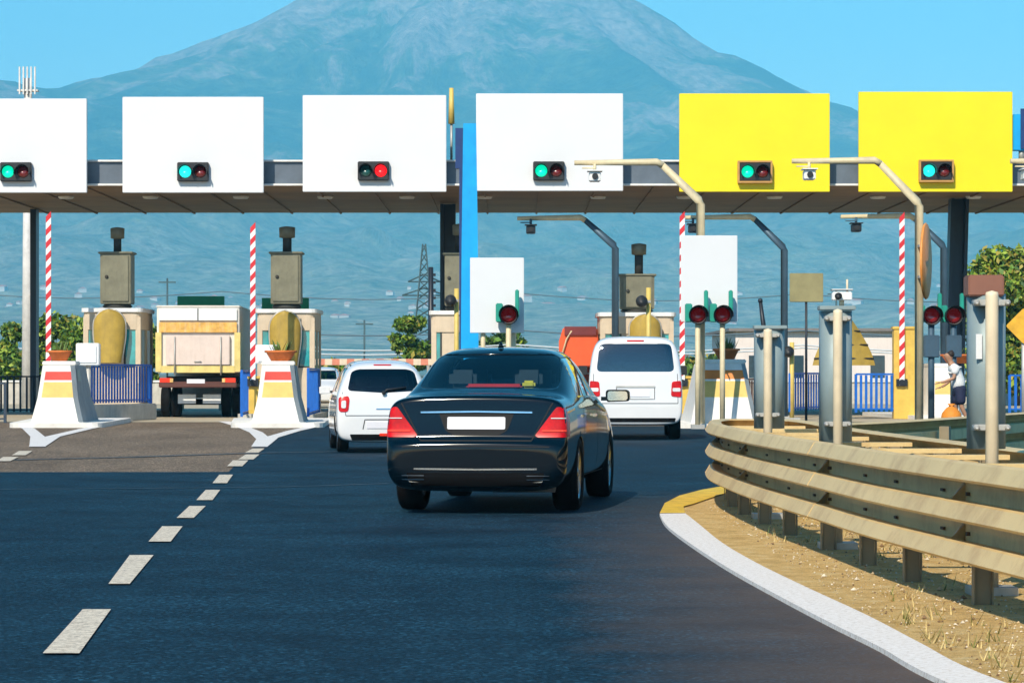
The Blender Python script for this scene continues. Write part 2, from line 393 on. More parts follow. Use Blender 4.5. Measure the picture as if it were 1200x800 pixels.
c = ramp(nt, ad.outputs[0], [(.40, (.03, .07, .03)), (.48, (.10, .14, .06)), (.53, (.28, .24, .19)), (.68, (.46, .37, .31))])
lo = N(nt, 'MapRange'); lo.inputs[1].default_value = 520; lo.inputs[2].default_value = 60; L(sx.outputs[2], lo.inputs[0])  # pale fields low down, colour lightened to make up for thinner haze
n5 = N(nt, 'TexNoise', i_Scale=.006, i_Detail=10., i_Roughness=.75); L(tc.outputs['Object'], n5.inputs['Vector'])
c = mixc(nt, lo.outputs[0], c, ramp(nt, n5.outputs['Fac'], [(.38, (.20, .24, .13)), (.5, (.33, .33, .22)), (.64, (.46, .42, .32))]))
c = mixc(nt, 1., c, ramp(nt, n2.outputs['Fac'], [(.34, (.25, .3, .25)), (.5, (.9, .9, .9)), (.64, (1.5, 1.42, 1.35))]), 'MULTIPLY')
L(c, b.inputs['Base Color']); b.inputs['Roughness'].default_value = .95; b.inputs['Specular IOR Level'].default_value = .1
bp = N(nt, 'Bump', i_Strength=1., i_Distance=60.); L(n1.outputs['Fac'], bp.inputs['Height']); L(bp.outputs[0], b.inputs['Normal'])
NX, NY = 230, 170
xs = [math.copysign(abs(t) ** 1.5, t) * 6500 - 112 for t in [(-1 + 2 * i / NX) for i in range(NX + 1)]]
ys = [3000 + 7600 * (j / NY) ** .85 for j in range(NY + 1)]
mb = MB(); mb.add([V((x, y, mh(x, y))) for y in ys for x in xs],
                  [(j * (NX + 1) + i, j * (NX + 1) + i + 1, (j + 1) * (NX + 1) + i + 1, (j + 1) * (NX + 1) + i) for j in range(NY) for i in range(NX)], True)
struct(mb.build('mountain', m, fix=False))

# ------------------------------------------------------------------ haze
hz = MB().box((0, 5800, 690), (19000, 13400, 1502)).build('haze', [])
hm = bpy.data.materials.new('haze_air'); hm.use_nodes = True; nt = hm.node_tree; nt.nodes.clear()
vo_ = nt.nodes.new('ShaderNodeVolumePrincipled'); oo = nt.nodes.new('ShaderNodeOutputMaterial'); nt.links.new(vo_.outputs[0], oo.inputs['Volume'])
vo_.inputs['Color'].default_value = (.17, .66, 1.0, 1); vo_.inputs['Density'].default_value = 1.3e-4; vo_.inputs['Anisotropy'].default_value = -0.35
hz.data.materials.append(hm); hz['kind'] = 'stuff'; hz['label'] = 'blue summer haze in front of the mountain'

# ------------------------------------------------------------------ toll canopy
CY = 85.0
soffit_m = mat('canopy_soffit', (.24, .135, .05), .6, var=.25, sc=.5)
fascia_m = mat('canopy_fascia', (.13, .16, .20), .45, .3, var=.2, sc=.8)
trim_m = mat('canopy_trim', (.75, .75, .74), .5)
lampglass = mat('lamp_glass', (.8, .8, .75), .3, coat=.5)
ct = thing('toll_canopy', 'long dark canopy with brown underside spanning all the toll lanes', 'canopy', (0, CY, 0))
zb, zt = 6.50, 7.10
MB().box((0, 8, (zb + zt) / 2 + .0), (42, 15.6, zt - zb - .02)).build('roof_slab', soffit_m, ct, bevel=.03)
MB().box((0, .14, 6.80), (42, .1, .62)).build('fascia', fascia_m, ct)
MB().box((0, .10, 7.13), (42, .2, .05)).box((0, .10, 6.47), (42, .2, .05)).build('trim', trim_m, ct)
ribs = MB()
for k in range(26): ribs.box((-20 + k * 1.6, 8, zb - .01), (.06, 15.4, .05))
ribs.build('soffit_joint', soffit_m, ct)
lp = MB().lathe([(.0, -.06), (.2, -.05), (.24, 0), (.24, .03)], (0, 0, 0), n=16).build('soffit_light', lampglass, ct, loc=(P(82, 236, 92).x, 6.2, zb - .02))
for px in (180, 285, 383, 478, 568, 700, 800, 905, 1025, 1136, -20):
    dup(lp, loc=(P(px, 236, 92).x, 6.2, zb - .02), parent=ct)
def ccol(px0, px1, Y, tilt=0., w2=.7):
    a = P(px0, 437, Y).x; b_ = P(px1, 437, Y).x; w = b_ - a; y = Y - CY
    mb = MB(); t = tilt
    mb.box(((a + b_) / 2, y, 3.24), (w, .05, 6.48)) if False else None
    for sx_ in (-1, 1):
        mb.loft([[V((x + t * k, y + yy, z)) for x, yy in ((xc - .05, -.3), (xc + .05, -.3), (xc + .05, .3), (xc - .05, .3))] for k, z in ((0, 0), (1, zb - .03)) for xc in [((a + b_) / 2 + sx_ * (w / 2 - .05))]], True)
    mb.loft([[V(((a + b_) / 2 + dx * (w / 2 - .1) + t * k, y + yy, z)) for dx, yy in ((-1, -.06), (1, -.06), (1, .06), (-1, .06))] for k, z in ((0, 0), (1, zb - .03))], True)
    return mb.build('column', steel_blue, ct)
ccol(516, 534, 95); ccol(1106, 1127, 92, .18); ccol(37, 44, 98)

# signal lamps
lens_off_r = mat('lens_red_dark', (.16, .01, .01), .25, coat=1)
lens_off_g = mat('lens_green_dark', (.01, .08, .07), .25, coat=1)
lens_on_g = mat('lens_green_lit', (.0, .5, .35), .3, emis=(.0, .75, .42), est=.9)
lens_on_c = mat('lens_cyan_lit', (.0, .5, .5), .3, emis=(.02, .85, .72), est=1.0)
lens_on_r = mat('lens_red_lit', (.6, .0, .0), .3, emis=(1, .01, .015), est=1.3)
green_hood = mat('green_housing', (.01, .30, .22), .5)
tan_frame = mat('tan_frame', (.50, .27, .08), .5)
def lens_pair(root, loc, gl, rd, frame=black_pl, w=.86, h=.52):
    x, y, z = loc
    hb = MB().box((x, y - .09, z), (w, .18, h)).build('signal_housing', frame if frame != tan_frame else black_pl, root, bevel=.02)
    if frame == tan_frame:
        fb = MB()
        for dx, dz, ww, hh in ((0, h / 2 + .02, w + .08, .05), (0, -h / 2 - .02, w + .08, .05), (-w / 2 - .02, 0, .05, h), (w / 2 + .02, 0, .05, h)): fb.box((x + dx, y - .1, z + dz), (ww, .2, hh))
        fb.build('housing_frame', tan_frame, hb)
    for dx, mt, nm in ((-w * .24, gl, 'green_lens'), (w * .24, rd, 'red_lens')):
        MB().lathe([(.0, -.05), (.1, -.04), (.165, 0), (.165, .02)], (x + dx, y - .19, z), 'y', 20).build(nm, mt, hb)
        vb = MB(); ring = []
        for rr_, yy in ((.185, 0), (.19, -.24)):
            ring.append([V((x + dx + rr_ * cos(a), y - .18 + yy, z + rr_ * sin(a))) for a in [R(-20 + 220 * i / 14) for i in range(15)]])
        vb.loft(ring, False, False, True); vb.build('visor', black_pl, hb, fix=False)
def board(x0, y0, x1, y1, m, lx, ly, gl, rd, label, frame=black_pl):
    Y = CY - .55; a, b_ = P(x0, y0, Y), P(x1, y1, Y); cx = (a.x + b_.x) / 2
    t = thing('lane_signboard', label, 'signboard', (cx, Y, 0), 0, 'signboards along the canopy edge')
    w, h, zc = b_.x - a.x, a.z - b_.z, (a.z + b_.z) / 2
    MB().box((0, 0, zc), (w, .16, h)).build('panel', m, t, bevel=.012)
    fr = MB()
    for dx in (-w * .3, w * .3): fr.box((dx, .25, zc - .2), (.12, .28, h * .8))
    fr.box((0, .13, zc), (w * .96, .08, h * .92)); fr.build('back_frame', sign_back, t)
    q = P(lx, ly, Y); lens_pair(t, (q.x - cx, -.08, q.z), gl, rd, frame)
board(-68, 116, 102, 226, sign_white, 20, 202, lens_on_g, lens_off_r, 'blank white board with lit green lamp, cut by the left edge of the photo')
board(144, 114, 309, 226, sign_white, 227, 202, lens_on_c, lens_off_r, 'blank white board with lit cyan green lamp above the truck lane')
board(355, 112, 523, 225, sign_white, 438, 201, lens_off_g, lens_on_r, 'blank white board with lit red lamp, the only board showing red')
board(558, 110, 730, 224, sign_white, 643, 201, lens_on_g, lens_off_r, 'blank white board right of the tall blue post, behind a camera mast arm')
board(796, 110, 972, 225, sign_yellow, 884, 202, lens_on_g, lens_off_r, 'blank yellow board beside the white ones, left of the two yellow boards', tan_frame)
board(1006, 108, 1186, 225, sign_yellow, 1096, 201, lens_on_c, lens_off_r, 'blank yellow board with cyan green lamp, right of the two yellow boards', tan_frame)

# blue totem, yellow mast on canopy
blue_m = mat('totem_blue', (.0, .36, .78), .45, var=.1, sc=2); blue_d = mat('totem_side', (.008, .04, .16), .5)
def totem(px0, px1, ytop, Y, label, h0=0.):
    a, b_ = P(px0, ytop, Y), P(px1, ytop, Y); w = b_.x - a.x
    t = thing('blue_totem', label, 'post', ((a.x + b_.x) / 2, Y, 0))
    MB().loft([[V((sx_ * w / 2 * k, yy, z)) for sx_, yy in ((-1, -.08), (1, -.08), (1, .08), (-1, .08))] for z, k in ((h0, 1.15), (a.z * .6, 1.0), (a.z, .8))]).build('face', blue_m, t)
    MB().box((-w / 2 - .05, .25, a.z - .6), (.22, .3, 1.0)).box((-w / 2 - .0, .22, a.z / 2), (.12, .25, a.z - .8)).build('frame', blue_d, t)
    MB().box((0, .1, .06), (w + .5, .7, .12)).build('base', concrete, t, bevel=.02)
totem(541, 560, 145, 76, 'tall bright blue post rising between the middle white boards')
t = thing('blue_beacon', 'small blue box on the canopy cut by the right edge beside the yellow board', 'box', (P(1197, 0, 84.6).x, 84.6, 7.12))
MB().box((0, 0, .75), (.5, .3, 1.0)).build('box', blue_m, t, bevel=.02); MB().box((.1, -.16, .85), (.3, .05, 1.1)).build('grille', blue_d, t); MB().tube([(0, 0, 0), (0, 0, .3)], .08, 8).build('stem', galv, t)
t = thing('antenna_mast', 'thin yellow antenna standing on the canopy left of the blue post', 'antenna', (P(529, 200, 86).x, 86, 7.13))
ym = mat('yellow_fibre', (.72, .50, .12), .5)
MB().tube([(0, 0, 0), (0, 0, 1.1)], .035, 8).build('bracket_pole', galv, t)
MB().tube([(0, 0, 1.1), (0, 0, 2.1)], [.09, .06], 10).build('radome', ym, t)

# ------------------------------------------------------------------ floodlight mast on the left
t = thing('lighting_mast', 'tall white mast with a slatted head standing behind the canopy at left', 'mast', (P(33, 437, 112).x, 112, 0))
zt_ = P(0, 92, 112).z
mast_m = mat('mast_white', (.70, .68, .66), .5, dirt=.2, streak=True)
MB().tube([(0, 0, 0), (0, 0, 6), (0, 0, zt_)], [.24, .2, .14], 14).build('pole', mast_m, t)
hd = MB()
for k in range(5): hd.box((-.28 + k * .14, -.2, zt_ - .1), (.05, .1, 1.0))
hd.box((0, 0, zt_ - .45), (.75, .4, .06)); hd.build('lamp_head', mast_m, t)
MB().lathe([(0, 0), (.11, .02), (.11, .12), (0, .14)], (.22, -.35, P(0, 345, 112).z), 'y', 14).build('round_plate', sign_white, t)
MB().tube([(0, 0, P(0, 345, 112).z), (.22, -.25, P(0, 345, 112).z)], .03, 6).build('plate_arm', galv, t)

# ------------------------------------------------------------------ booths
cream_wall = mat('booth_cream', (.62, .50, .36), .6, var=.06, dirt=.15, streak=True)
booth_glass = mat('booth_glass', (.02, .30, .33), .08, var=.4, sc=1.2, coat=1)
booth_in = mat('booth_interior', (.10, .45, .48), .7)
mustard = mat('mustard_shield', (.42, .28, .045), .55, var=.18, sc=2, dirt=.4, streak=True, dcol=(.25, .18, .06))
box_m = mat('cabinet_grey', (.20, .19, .13), .55, .2, var=.2, sc=2, dirt=.3, streak=True, dcol=(.10, .09, .05))
plinth_m = mat('plinth_dark', (.04, .04, .035), .7)
green_pl = mat('green_plate', (.0, .32, .17), .5)
def booth(px0, px1, ytop, Y, sh, label, depth=3.0, win=True):
    a, b_ = P(px0, ytop, Y), P(px1, ytop, Y); cx = (a.x + b_.x) / 2; w = b_.x - a.x; h = a.z
    t = thing('toll_booth', label, 'booth', (cx, Y, .16), 0, 'toll booths under the canopy'); h -= .16
    sec = rpoly([(-w / 2, 0), (w / 2, 0), (w / 2, depth), (-w / 2, depth)], .22)
    # wall below the windows, corner posts and band above: real openings
    mb = MB(); mb.prism(sec, 0, 1.25, 'z', None); mb.prism(sec, h - .55, h - .06, 'z')
    for sx_ in (-1, 1):
        for yy in (.12, depth / 2, depth - .12): mb.box((sx_ * (w / 2 - .08), yy, h / 2 + .3), (.14, .2, h - 1.0))
    mb.box((0, .09, h / 2 + .3), (w * .42, .1, h - 1.0))
    mb.build('walls', cream_wall, t, bevel=.0)
    MB().prism(rpoly([(-w / 2 - .06, -.06), (w / 2 + .06, -.06), (w / 2 + .06, depth + .06), (-w / 2 - .06, depth + .06)], .25), h - .06, h + .05, 'z').build('roof', trim_m, t)
    for sx_ in (-1, 1):
        g_ = MB().box((sx_ * w * .33, .06, (1.25 + h - .55) / 2), (w * .22, .02, h - 1.8)).build('window', booth_glass, t)
        MB().box((sx_ * w * .22, .05, (1.25 + h - .55) / 2), (.05, .05, h - 1.8)).box((sx_ * w * .33, .05, 1.27), (w * .22, .05, .05)).build('frame', plinth_m, g_)
        s_ = MB()
        for yy in (depth * .29, depth * .72): s_.box((sx_ * (w / 2 - .05), yy, (1.25 + h - .55) / 2), (.02, depth * .38, h - 1.8))
        s_.build('side_window', booth_glass, t)
    MB().box((0, depth / 2, 1.24), (w - .3, depth - .3, .04)).box((0, depth - .2, 1.9), (w * .7, .06, 1.1)).build('counter', booth_in, t)
    if sh:
        s0, s1, sy0, sy1 = sh; A, B_ = P(s0, sy0, Y - .5), P(s1, sy1, Y - .5); hw = (B_.x - A.x) / 2; mx = (A.x + B_.x) / 2 - cx
        rings = []
        for k in range(13):
            q_ = k / 12; z = (B_.z + (A.z - B_.z) * (1 - (1 - q_) ** 1.5)) - .16; zf = 1 - (1 - q_) ** 1.5; f = (math.sqrt(max(0.0, 1 - max(0, (zf - .70) / .30) ** 2)) if zf > .70 else .74 + .26 * min(1, zf / .5))
            rings.append([V((mx + hw * f * cos(pi * j / 12) * -1, -.25 - .28 * sin(pi * j / 12), z)) for j in range(13)])
        MB().loft(rings, False, False, True).build('front_shield', mustard, t, fix=False)
        fr = MB(); fr.tube([r[0] for r in rings] , .03, 6); fr.tube([r[-1] for r in rings], .03, 6); fr.build('shield_frame', galv, t)
        MB().box((mx, -.1, rings[0][0].z + .1), (.08, .3, .06)).box((mx, -.1, rings[8][0].z), (.08, .3, .06)).build('shield_bracket', galv, t)
    kb = MB().prism(rpoly([(-w / 2 - .25, -3.5), (w / 2 + .25, -3.5), (w / 2 + .25, depth + 4), (-w / 2 - .25, depth + 4)], .3), -.16, 0, 'z').build('island_kerb', concrete, t)
    return t
def vent(px0, px1, y0, y1, pp, Y, base_z, label, yp0=266):
    a, b_ = P(px0, y0, Y), P(px1, y1, Y); cx = (a.x + b_.x) / 2; w = b_.x - a.x
    t = thing('vent_cabinet', label, 'cabinet', (cx, Y, base_z), 0, 'grey cabinets on the booth roofs')
    z0, z1 = b_.z - base_z, a.z - base_z
    MB().box((0, .5, (z0 + z1) / 2), (w, .9, z1 - z0)).box((0, .5, z1), (w + .12, 1.02, .06)).build('body', box_m, t, bevel=.02)
    MB().box((-w * .0, .03, (z0 + z1) / 2), (w * .86, .04, (z1 - z0) * .9)).build('door', box_m, t, bevel=.01)
    MB().lathe([(0, -.04), (.05, -.02), (.05, .03)], (-w * .28, .0, z1 - (z1 - z0) * .47), 'y', 10).build('lock', plinth_m, t)
    MB().lathe([(w * .42, 0), (w * .5, z0 * .5), (w * .42, z0)], (0, .5, 0), n=14).build('plinth', plinth_m, t)
    q = P((pp[0] + pp[1]) / 2, yp0, Y); x = q.x - cx; zt2 = q.z - base_z; r_ = (pp[1] - pp[0]) / F * Y / 2
    pipe = MB().tube([(x, .5, z1), (x, .5, zt2 - .15)], r_ * .66, 12).build('exhaust_pipe', plinth_m, t)
    MB().lathe([(r_ * .6, zt2 - .32), (r_ * 1.15, zt2 - .3), (r_ * 1.2, zt2 - .02), (r_ * .9, zt2), (0, zt2 + .02)], (x, .5, 0), n=14).build('cowl', box_m, pipe)
    return t
B1 = booth(97, 165, 363, 86.2, (108, 146, 362, 425), 'cream toll booth left of the truck, behind the leftmost island nose')
B2 = booth(301, 369, 364, 86.2, (315, 352, 364, 432), 'cream toll booth right of the truck, with green plates above it')
B3 = booth(505, 547, 366, 86.2, None, 'narrow cream toll booth left of the tall blue post')
B4 = booth(703, 790, 368, 86.2, (738, 775, 368, 424), 'wide cream toll booth behind the white van')
t = thing('deflector_shield', 'ochre pointed shield standing right behind the middle grey marker tube', 'shield', (P(990, 0, 84).x, 84, 0))
rg = []
for k in range(9):
    z = P(0, 428 - k * 8, 84).z; hw_ = .86 * (1 - (k / 8.3) ** 1.4); rg.append([V((-hw_, .25, z)), V((-hw_ * .5, .06, z)), V((0, 0, z)), V((hw_ * .5, .06, z)), V((hw_, .25, z))])
MB().loft(rg, False, False, True).build('shield', mustard, t, fix=False)
for k in (1, 3, 5): MB().tube([rg[k][0] + V((0, -.01, 0)), rg[k][2] + V((0, -.03, 0)), rg[k][4] + V((0, -.01, 0))], .03, 6).build('hoop', plinth_m, t)
MB().tube([(0, .2, 0), (0, .2, 1.6)], .06, 8).build('post', galv, t)
vent(117, 153, 296, 356, (128, 142), 86.2, P(0, 363, 86.2).z + .05, 'grey cabinet with exhaust pipe on the leftmost booth roof')
vent(317, 352, 296, 356, (327, 343), 86.2, P(0, 364, 86.2).z + .05, 'grey cabinet with exhaust pipe on the booth right of the truck', 265)
vent(521, 545, 297, 358, (531, 543), 86.2, P(0, 366, 86.2).z + .05, 'grey cabinet partly behind the tall blue post', 262)
vent(727, 767, 322, 362, (742, 757), 86.2, P(0, 368, 86.2).z + .05, 'squat grey cabinet with tall exhaust pipe above the white van', 285)

def gboard(px0, px1, y0, y1, Y, label):
    a, b_ = P(px0, y0, Y), P(px1, y1, Y); t = thing('green_panel', label, 'panel', ((a.x + b_.x) / 2, Y, 0))
    w = b_.x - a.x; MB().box((0, 0, (a.z + b_.z) / 2), (w, .12, a.z - b_.z)).build('panel', green_pl, t, bevel=.01)
    for sx_ in (-.4, .4): MB().tube([(w * sx_, .12, 0), (w * sx_, .12, a.z)], .05, 8).build('post', galv, t)
gboard(208, 263, 347, 368, 104, 'flat green panel showing above the truck roof')
gboard(307, 362, 349, 372, 97, 'green panel behind the cabinet of the booth right of the truck')

# ------------------------------------------------------------------ raised barrier arms
red_m = mat('barrier_red', (.62, .02, .03), .5); wht_m = mat('barrier_white', (.82, .80, .80), .5)
yel_m = mat('barrier_yellow', (.70, .46, .08), .5, dirt=.2)
def barrier(px, y0, y1, Y, label, cw=.45, ch=1.1, lean=0.):
    a, b_ = P(px, y0, Y), P(px, y1, Y)
    t = thing('barrier_gate', label, 'barrier', (b_.x, Y, 0), 0, 'raised barrier arms')
    arm = MB(); n = 26; z0 = 1.0; z1 = a.z
    for k in range(n):
        arm.cur = k % 2; za = z0 + (z1 - z0) * k / n; zb_ = z0 + (z1 - z0) * (k + 1) / n
        arm.loft([[V((x + lean * (z - z0), y, z + sk * x)) for x, y in ((-.07, -.2), (.07, -.2), (.07, -.15), (-.07, -.15))] for z, sk in ((za, 1.1), (zb_, 1.1))], True, k in (0, n - 1))
    arm.build('arm', [wht_m, red_m], t)
    MB().box((.1, .1, ch / 2), (cw, .4, ch)).box((.1, .1, ch + .04), (cw + .06, .46, .08)).build('cabinet', yel_m, t, bevel=.015)
    MB().box((0, -.13, 1.0), (.3, .12, .2)).lathe([(.09, -.22), (.09, -.1)], (0, 0, 1.0), 'y', 12).build('pivot', dark_metal, t)
    return t
barrier(58, 251, 415, 84, 'raised red and white barrier arm left of the leftmost booth')
barrier(297, 264, 412, 83.5, 'raised red and white barrier arm beside the truck')
barrier(799, 251, 400, 84, 'raised red and white barrier arm behind the white sign with two red lamps')
barrier(1056, 252, 378, 84, 'raised red and white barrier arm over a tall yellow cabinet', .62, 2.45)

# ------------------------------------------------------------------ concrete island noses, pots
side_shade = mat('nose_side_shade', (.30, .33, .34), .8, bump=.2, bs=20, dirt=.3, streak=True, dcol=(.16, .15, .13))  # white noses' unlit right flank, its bluish shade put into the colour
teal_m = mat('teal_panel', (.05, .28, .30), .4)
terra = mat('terracotta', (.62, .16, .03), .7, var=.15, sc=8)
def nose(px, Y, top, label, rz=0., red=nose_red, wt=.34, wb=.62, s=1., side=True, bot=.95):
    q = P(px, top, Y); h = q.z
    t = thing('island_nose', label, 'concrete island', (q.x, Y, 0), rz, 'concrete noses of the toll islands')
    mb = MB()
    zs = [0, .12, .13, h * .47, h * .48, h * .73, h * .76, h * .90, h * .91, h]
    ms = [0, 0, 0, 0, 1, 0, 2, 0, 0]
    def ring(z):
        k = z / h; w = bot * s + (wb * .78 * s - bot * s) * min(1, k / .12) if k < .12 else (wb * .78 + (wt - wb * .78) * (k - .12) / .88) * s * 1.1
        yf = -.9 + .55 * k; yb = 3.2 - .9 * k
        return [V((-w, yf + .12, z)), (V((-w + .10, yf, z))), V((w - .10, yf, z)), V((w, yf + .12, z)), V((w * 1.12, yb, z)), V((-w * 1.12, yb, z))]
    rings = [ring(z) for z in zs]
    for i in range(len(zs) - 1):
        for j in range(6):
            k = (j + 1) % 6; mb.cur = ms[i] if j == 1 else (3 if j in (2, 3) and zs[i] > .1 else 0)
            mb.quad(rings[i][j], rings[i][k], rings[i + 1][k], rings[i + 1][j])
    mb.cur = 0; mb.quad(*rings[-1]); mb.quad(*reversed(rings[0]))
    mb.build('body', [nose_white, nose_yellow, red, side_shade], t)
    MB().box((0, .45, h + .05), (wt * 2.3 * s, 1.3, .10)).build('cap', nose_white, t, bevel=.02)
    ctx = MB(); r0 = ring(h * .74); r1 = ring(h * .93)
    a = r0[3].lerp(r0[4], .08); b_ = r0[3].lerp(r0[4], .35); c_ = r1[3].lerp(r1[4], .35); d = r1[3].lerp(r1[4], .08)
    ctx.quad(*[p + V((.012, 0, 0)) for p in (a, b_, c_, d)]); ctx.build('side_reflector', teal_m, t, fix=False)
    MB().prism(rpoly([(-bot * s - .12, -1.25), (bot * s + .12, -1.25), (bot * s + .3, 7), (-bot * s - .3, 7)], .4), 0, .11, 'z').build('kerb', nose_white, t)
    return t, h + .1
_leaf = mat('pot_leaves', (.10, .16, .03), .7, var=.5, sc=12)
def pot(x, y, z, label, r=.27, seed=1, leaves=26):
    t = thing('plant_pot', label, 'plant pot', (x, y, z), 0, 'terracotta pots on the island noses')
    MB().lathe([(r * .62, 0), (r * .95, .2), (r * 1.06, .2), (r * 1.06, .25), (r * .9, .25), (r * .85, .18), (0, .18)], n=18).build('pot', terra, t)
    rn = random.Random(seed); mb = MB()
    for k in range(leaves):
        a = rn.random() * 6.28; l = rn.uniform(.12, .34); rr_ = rn.random() * r * .6; b_ = V((cos(a) * rr_, sin(a) * rr_, .19)); e = b_ + V((cos(a) * l * .5, sin(a) * l * .5, l)); w = V((-sin(a), cos(a), 0)) * .018
        mb.quad(b_ - w, b_ + w, (b_ + e) / 2 + w * 1.3, e, (b_ + e) / 2 - w * 1.3)
    mb.build('foliage', _leaf, t, fix=False)
n1_, h1 = nose(70, 72, 428, 'white concrete island nose with red and yellow bands at the left', .06)
n2_, h2 = nose(326, 72, 428, 'white concrete island nose with red and yellow bands right of the truck', .06)
n3_, h3 = nose(847, 71, 426, 'white concrete island nose with orange band right of the van', -.02, nose_orange, wt=.46, wb=.86, bot=1.0)
n4_, h4 = nose(1102, 84, 430, 'pale beige island nose behind the crouching person', .05, nose_white, s=.8)
pot(P(70, 0, 72.3).x, 72.3, h1, 'orange pot on the leftmost island nose', .28, 1)
pot(P(329, 0, 72.3).x, 72.3, h2, 'orange bowl on the island nose right of the truck', .36, 2)
pot(P(851, 0, 71.3).x, 71.3, h3, 'orange bowl with grassy sprigs on the island nose right of the van', .30, 3, 60)
pot(P(1122, 0, 84.3).x, 84.3, h4, 'orange bowl above the head of the person in white', .45, 4)

def wbox(px0, px1, y0, y1, Y, label):
    a, b_ = P(px0, y0, Y), P(px1, y1, Y); w = b_.x - a.x; h = a.z - b_.z
    t = thing('control_box', label, 'box', ((a.x + b_.x) / 2, Y, 0))
    MB().box((0, 0, (a.z + b_.z) / 2), (w, .35, h)).build('casing', white_paint, t, bevel=.02)
    MB().box((0, -.19, (a.z + b_.z) / 2), (w * .78, .03, h * .76)).build('front_plate', sign_white, t, bevel=.005)
    MB().tube([(0, 0, .1), (0, 0, b_.z)], .07, 10).build('stand', galv, t)
wbox(90, 117, 402, 428, 78, 'white control box on a stand left of the blue railing')
wbox(300, 328, 404, 426, 78, 'white control box beside the raised barrier near the truck')

# ------------------------------------------------------------------ blue railings
blue_rail = mat('railing_blue', (.0, .11, .48), .5, var=.15); dk_rail = mat('railing_dark', (.03, .05, .08), .5)
redbrown = mat('railing_rust', (.22, .07, .04), .6)
def railing(p0, p1, z0, h, n, m, label, name='metal_railing', wall=None, bar=.022):
    p0, p1 = V(p0), V(p1); d = p1 - p0; L_ = d.length; rz = math.atan2(d.y, d.x)
    t = thing(name, label, 'railing', (p0.x, p0.y, 0), rz)
    mb = MB()
    for k in range(1, n): mb.box((L_ * k / n, 0, z0 + h / 2), (bar * 2, bar, h - .06))
    mb.build('bars', m, t)
    MB().box((L_ / 2, 0, z0 + h), (L_, .06, .05)).build('top_rail', m, t); MB().box((L_ / 2, 0, z0 + .1), (L_, .05, .04)).build('bottom_rail', m, t)
    for x in (0, L_): MB().box((x, 0, z0 + h / 2), (.07, .07, h)).build('post', m, t)
    if wall: MB().box((L_ / 2, 0, z0 / 2 + .0), (L_ + .2, .3, z0)).build('low_wall', concrete, t, bevel=.03)
    return t
railing((P(104, 0, 79).x, 79), (P(163, 0, 80).x, 82.5), .45, 1.02, 22, blue_rail, 'bright blue barred railing on a low wall beside the leftmost booth', wall=True, bar=.03)
railing((P(287, 0, 81).x, 80), (P(290, 0, 86).x, 88), .12, 1.2, 14, blue_rail, 'blue railing left of the booth beside the truck')
railing((P(367, 0, 82).x, 80), (P(371, 0, 86).x, 87), .12, 1.25, 14, blue_rail, 'blue railing on the right side of the booth beside the truck')
railing((P(918, 0, 82).x, 80), (P(964, 0, 84).x, 83), .25, 1.0, 14, blue_rail, 'blue railing between the left and middle grey marker tubes', bar=.03)
railing((P(1003, 0, 84).x, 84), (P(1051, 0, 84).x, 84), .18, 1.05, 8, blue_rail, 'blue railing left of the tall yellow cabinet', bar=.035)
railing((P(1183, 0, 82).x, 82), (P(1240, 0, 82).x, 82), .2, 1.0, 8, blue_rail, 'blue railing at the right edge beyond the nearest marker tube', bar=.035)
railing((P(873, 0, 78).x, 78), (P(893, 0, 78).x, 79), .1, 1.0, 6, redbrown, 'short rust brown railing right of the orange banded nose', bar=.03)

# ------------------------------------------------------------------ camera masts
def cam_unit(root, x, y, z, m1, m2):
    c = MB().box((x, y, z - .30), (.26, .45, .22)).build('camera', m1, root, bevel=.02)
    MB().box((x, y - .02, z - .17), (.34, .55, .025)).build('sun_shield', m1, c)
    MB().tube([(x, y, z), (x, y, z - .17)], .035, 8).box((x - .14, y, z - .1), (.3, .08, .03)).build('bracket', m2, c)
    MB().lathe([(.07, -.26), (.07, -.22)], (x, y, z - .30), 'y', 12).build('lens', black_pl, c)
def cmast(pole_px, kink_y, arm_px, arm_y, end_px, cam_px, Y, m, label, r=.10, z0=0., cm=None):
    a = P(pole_px, kink_y, Y); b_ = P(arm_px, arm_y, Y); e = P(end_px, arm_y + 1, Y)
    t = thing('camera_mast', label, 'camera mast', (a.x, Y, z0), 0, 'bent camera masts over the lanes')
    MB().tube([(0, 0, 0), (0, 0, a.z - z0 - .03), (-.04, 0, a.z - z0 + .06), (b_.x - a.x + .06, 0, b_.z - z0 - .05)], [r, r, r * .95, r * .75], 12).build('pole', m, t)
    MB().tube([(b_.x - a.x + .09, 0, b_.z - z0 - .08), (b_.x - a.x - .04, 0, b_.z - z0), (e.x - a.x, 0, e.z - z0)], [r * .8, r * .72, r * .55], 12).build('arm', cream_pole, t)
    MB().box((0, 0, .03), (.45, .45, .05)).build('base_plate', galv, t)
    q = P(cam_px, arm_y, Y); cam_unit(t, q.x - a.x, -.05, b_.z - z0 - .04, cm or white_paint, m)
    return t
cmast(821, 238, 772, 190, 673, 697, 70, cream_pole, 'cream bent mast whose arm crosses in front of the last white board')
cmast(1077, 240, 1027, 188, 928, 948, 70, cream_pole, 'cream bent mast with an orange oval plate, arm across the yellow boards')
cmast(1331, 240, 1281, 188, 1184, 1204, 70, cream_pole, 'cream arm tip entering at the right edge of the photo')
dark_pole = mat('mast_dark', (.05, .10, .15), .5, .2, dirt=.2, streak=True)  # on the masts, canopy shade put into the pole colour; arms stay lit cream
cmast(721, 290, 682, 255, 606, 622, 85.6, dark_pole, 'dark bent mast under the canopy left of the squat grey cabinet', .10, cm=dark_metal)
cmast(919, 292, 881, 254, 803, 812, 85.6, dark_pole, 'dark bent mast under the canopy behind the left marker tube', .10, cm=dark_metal)
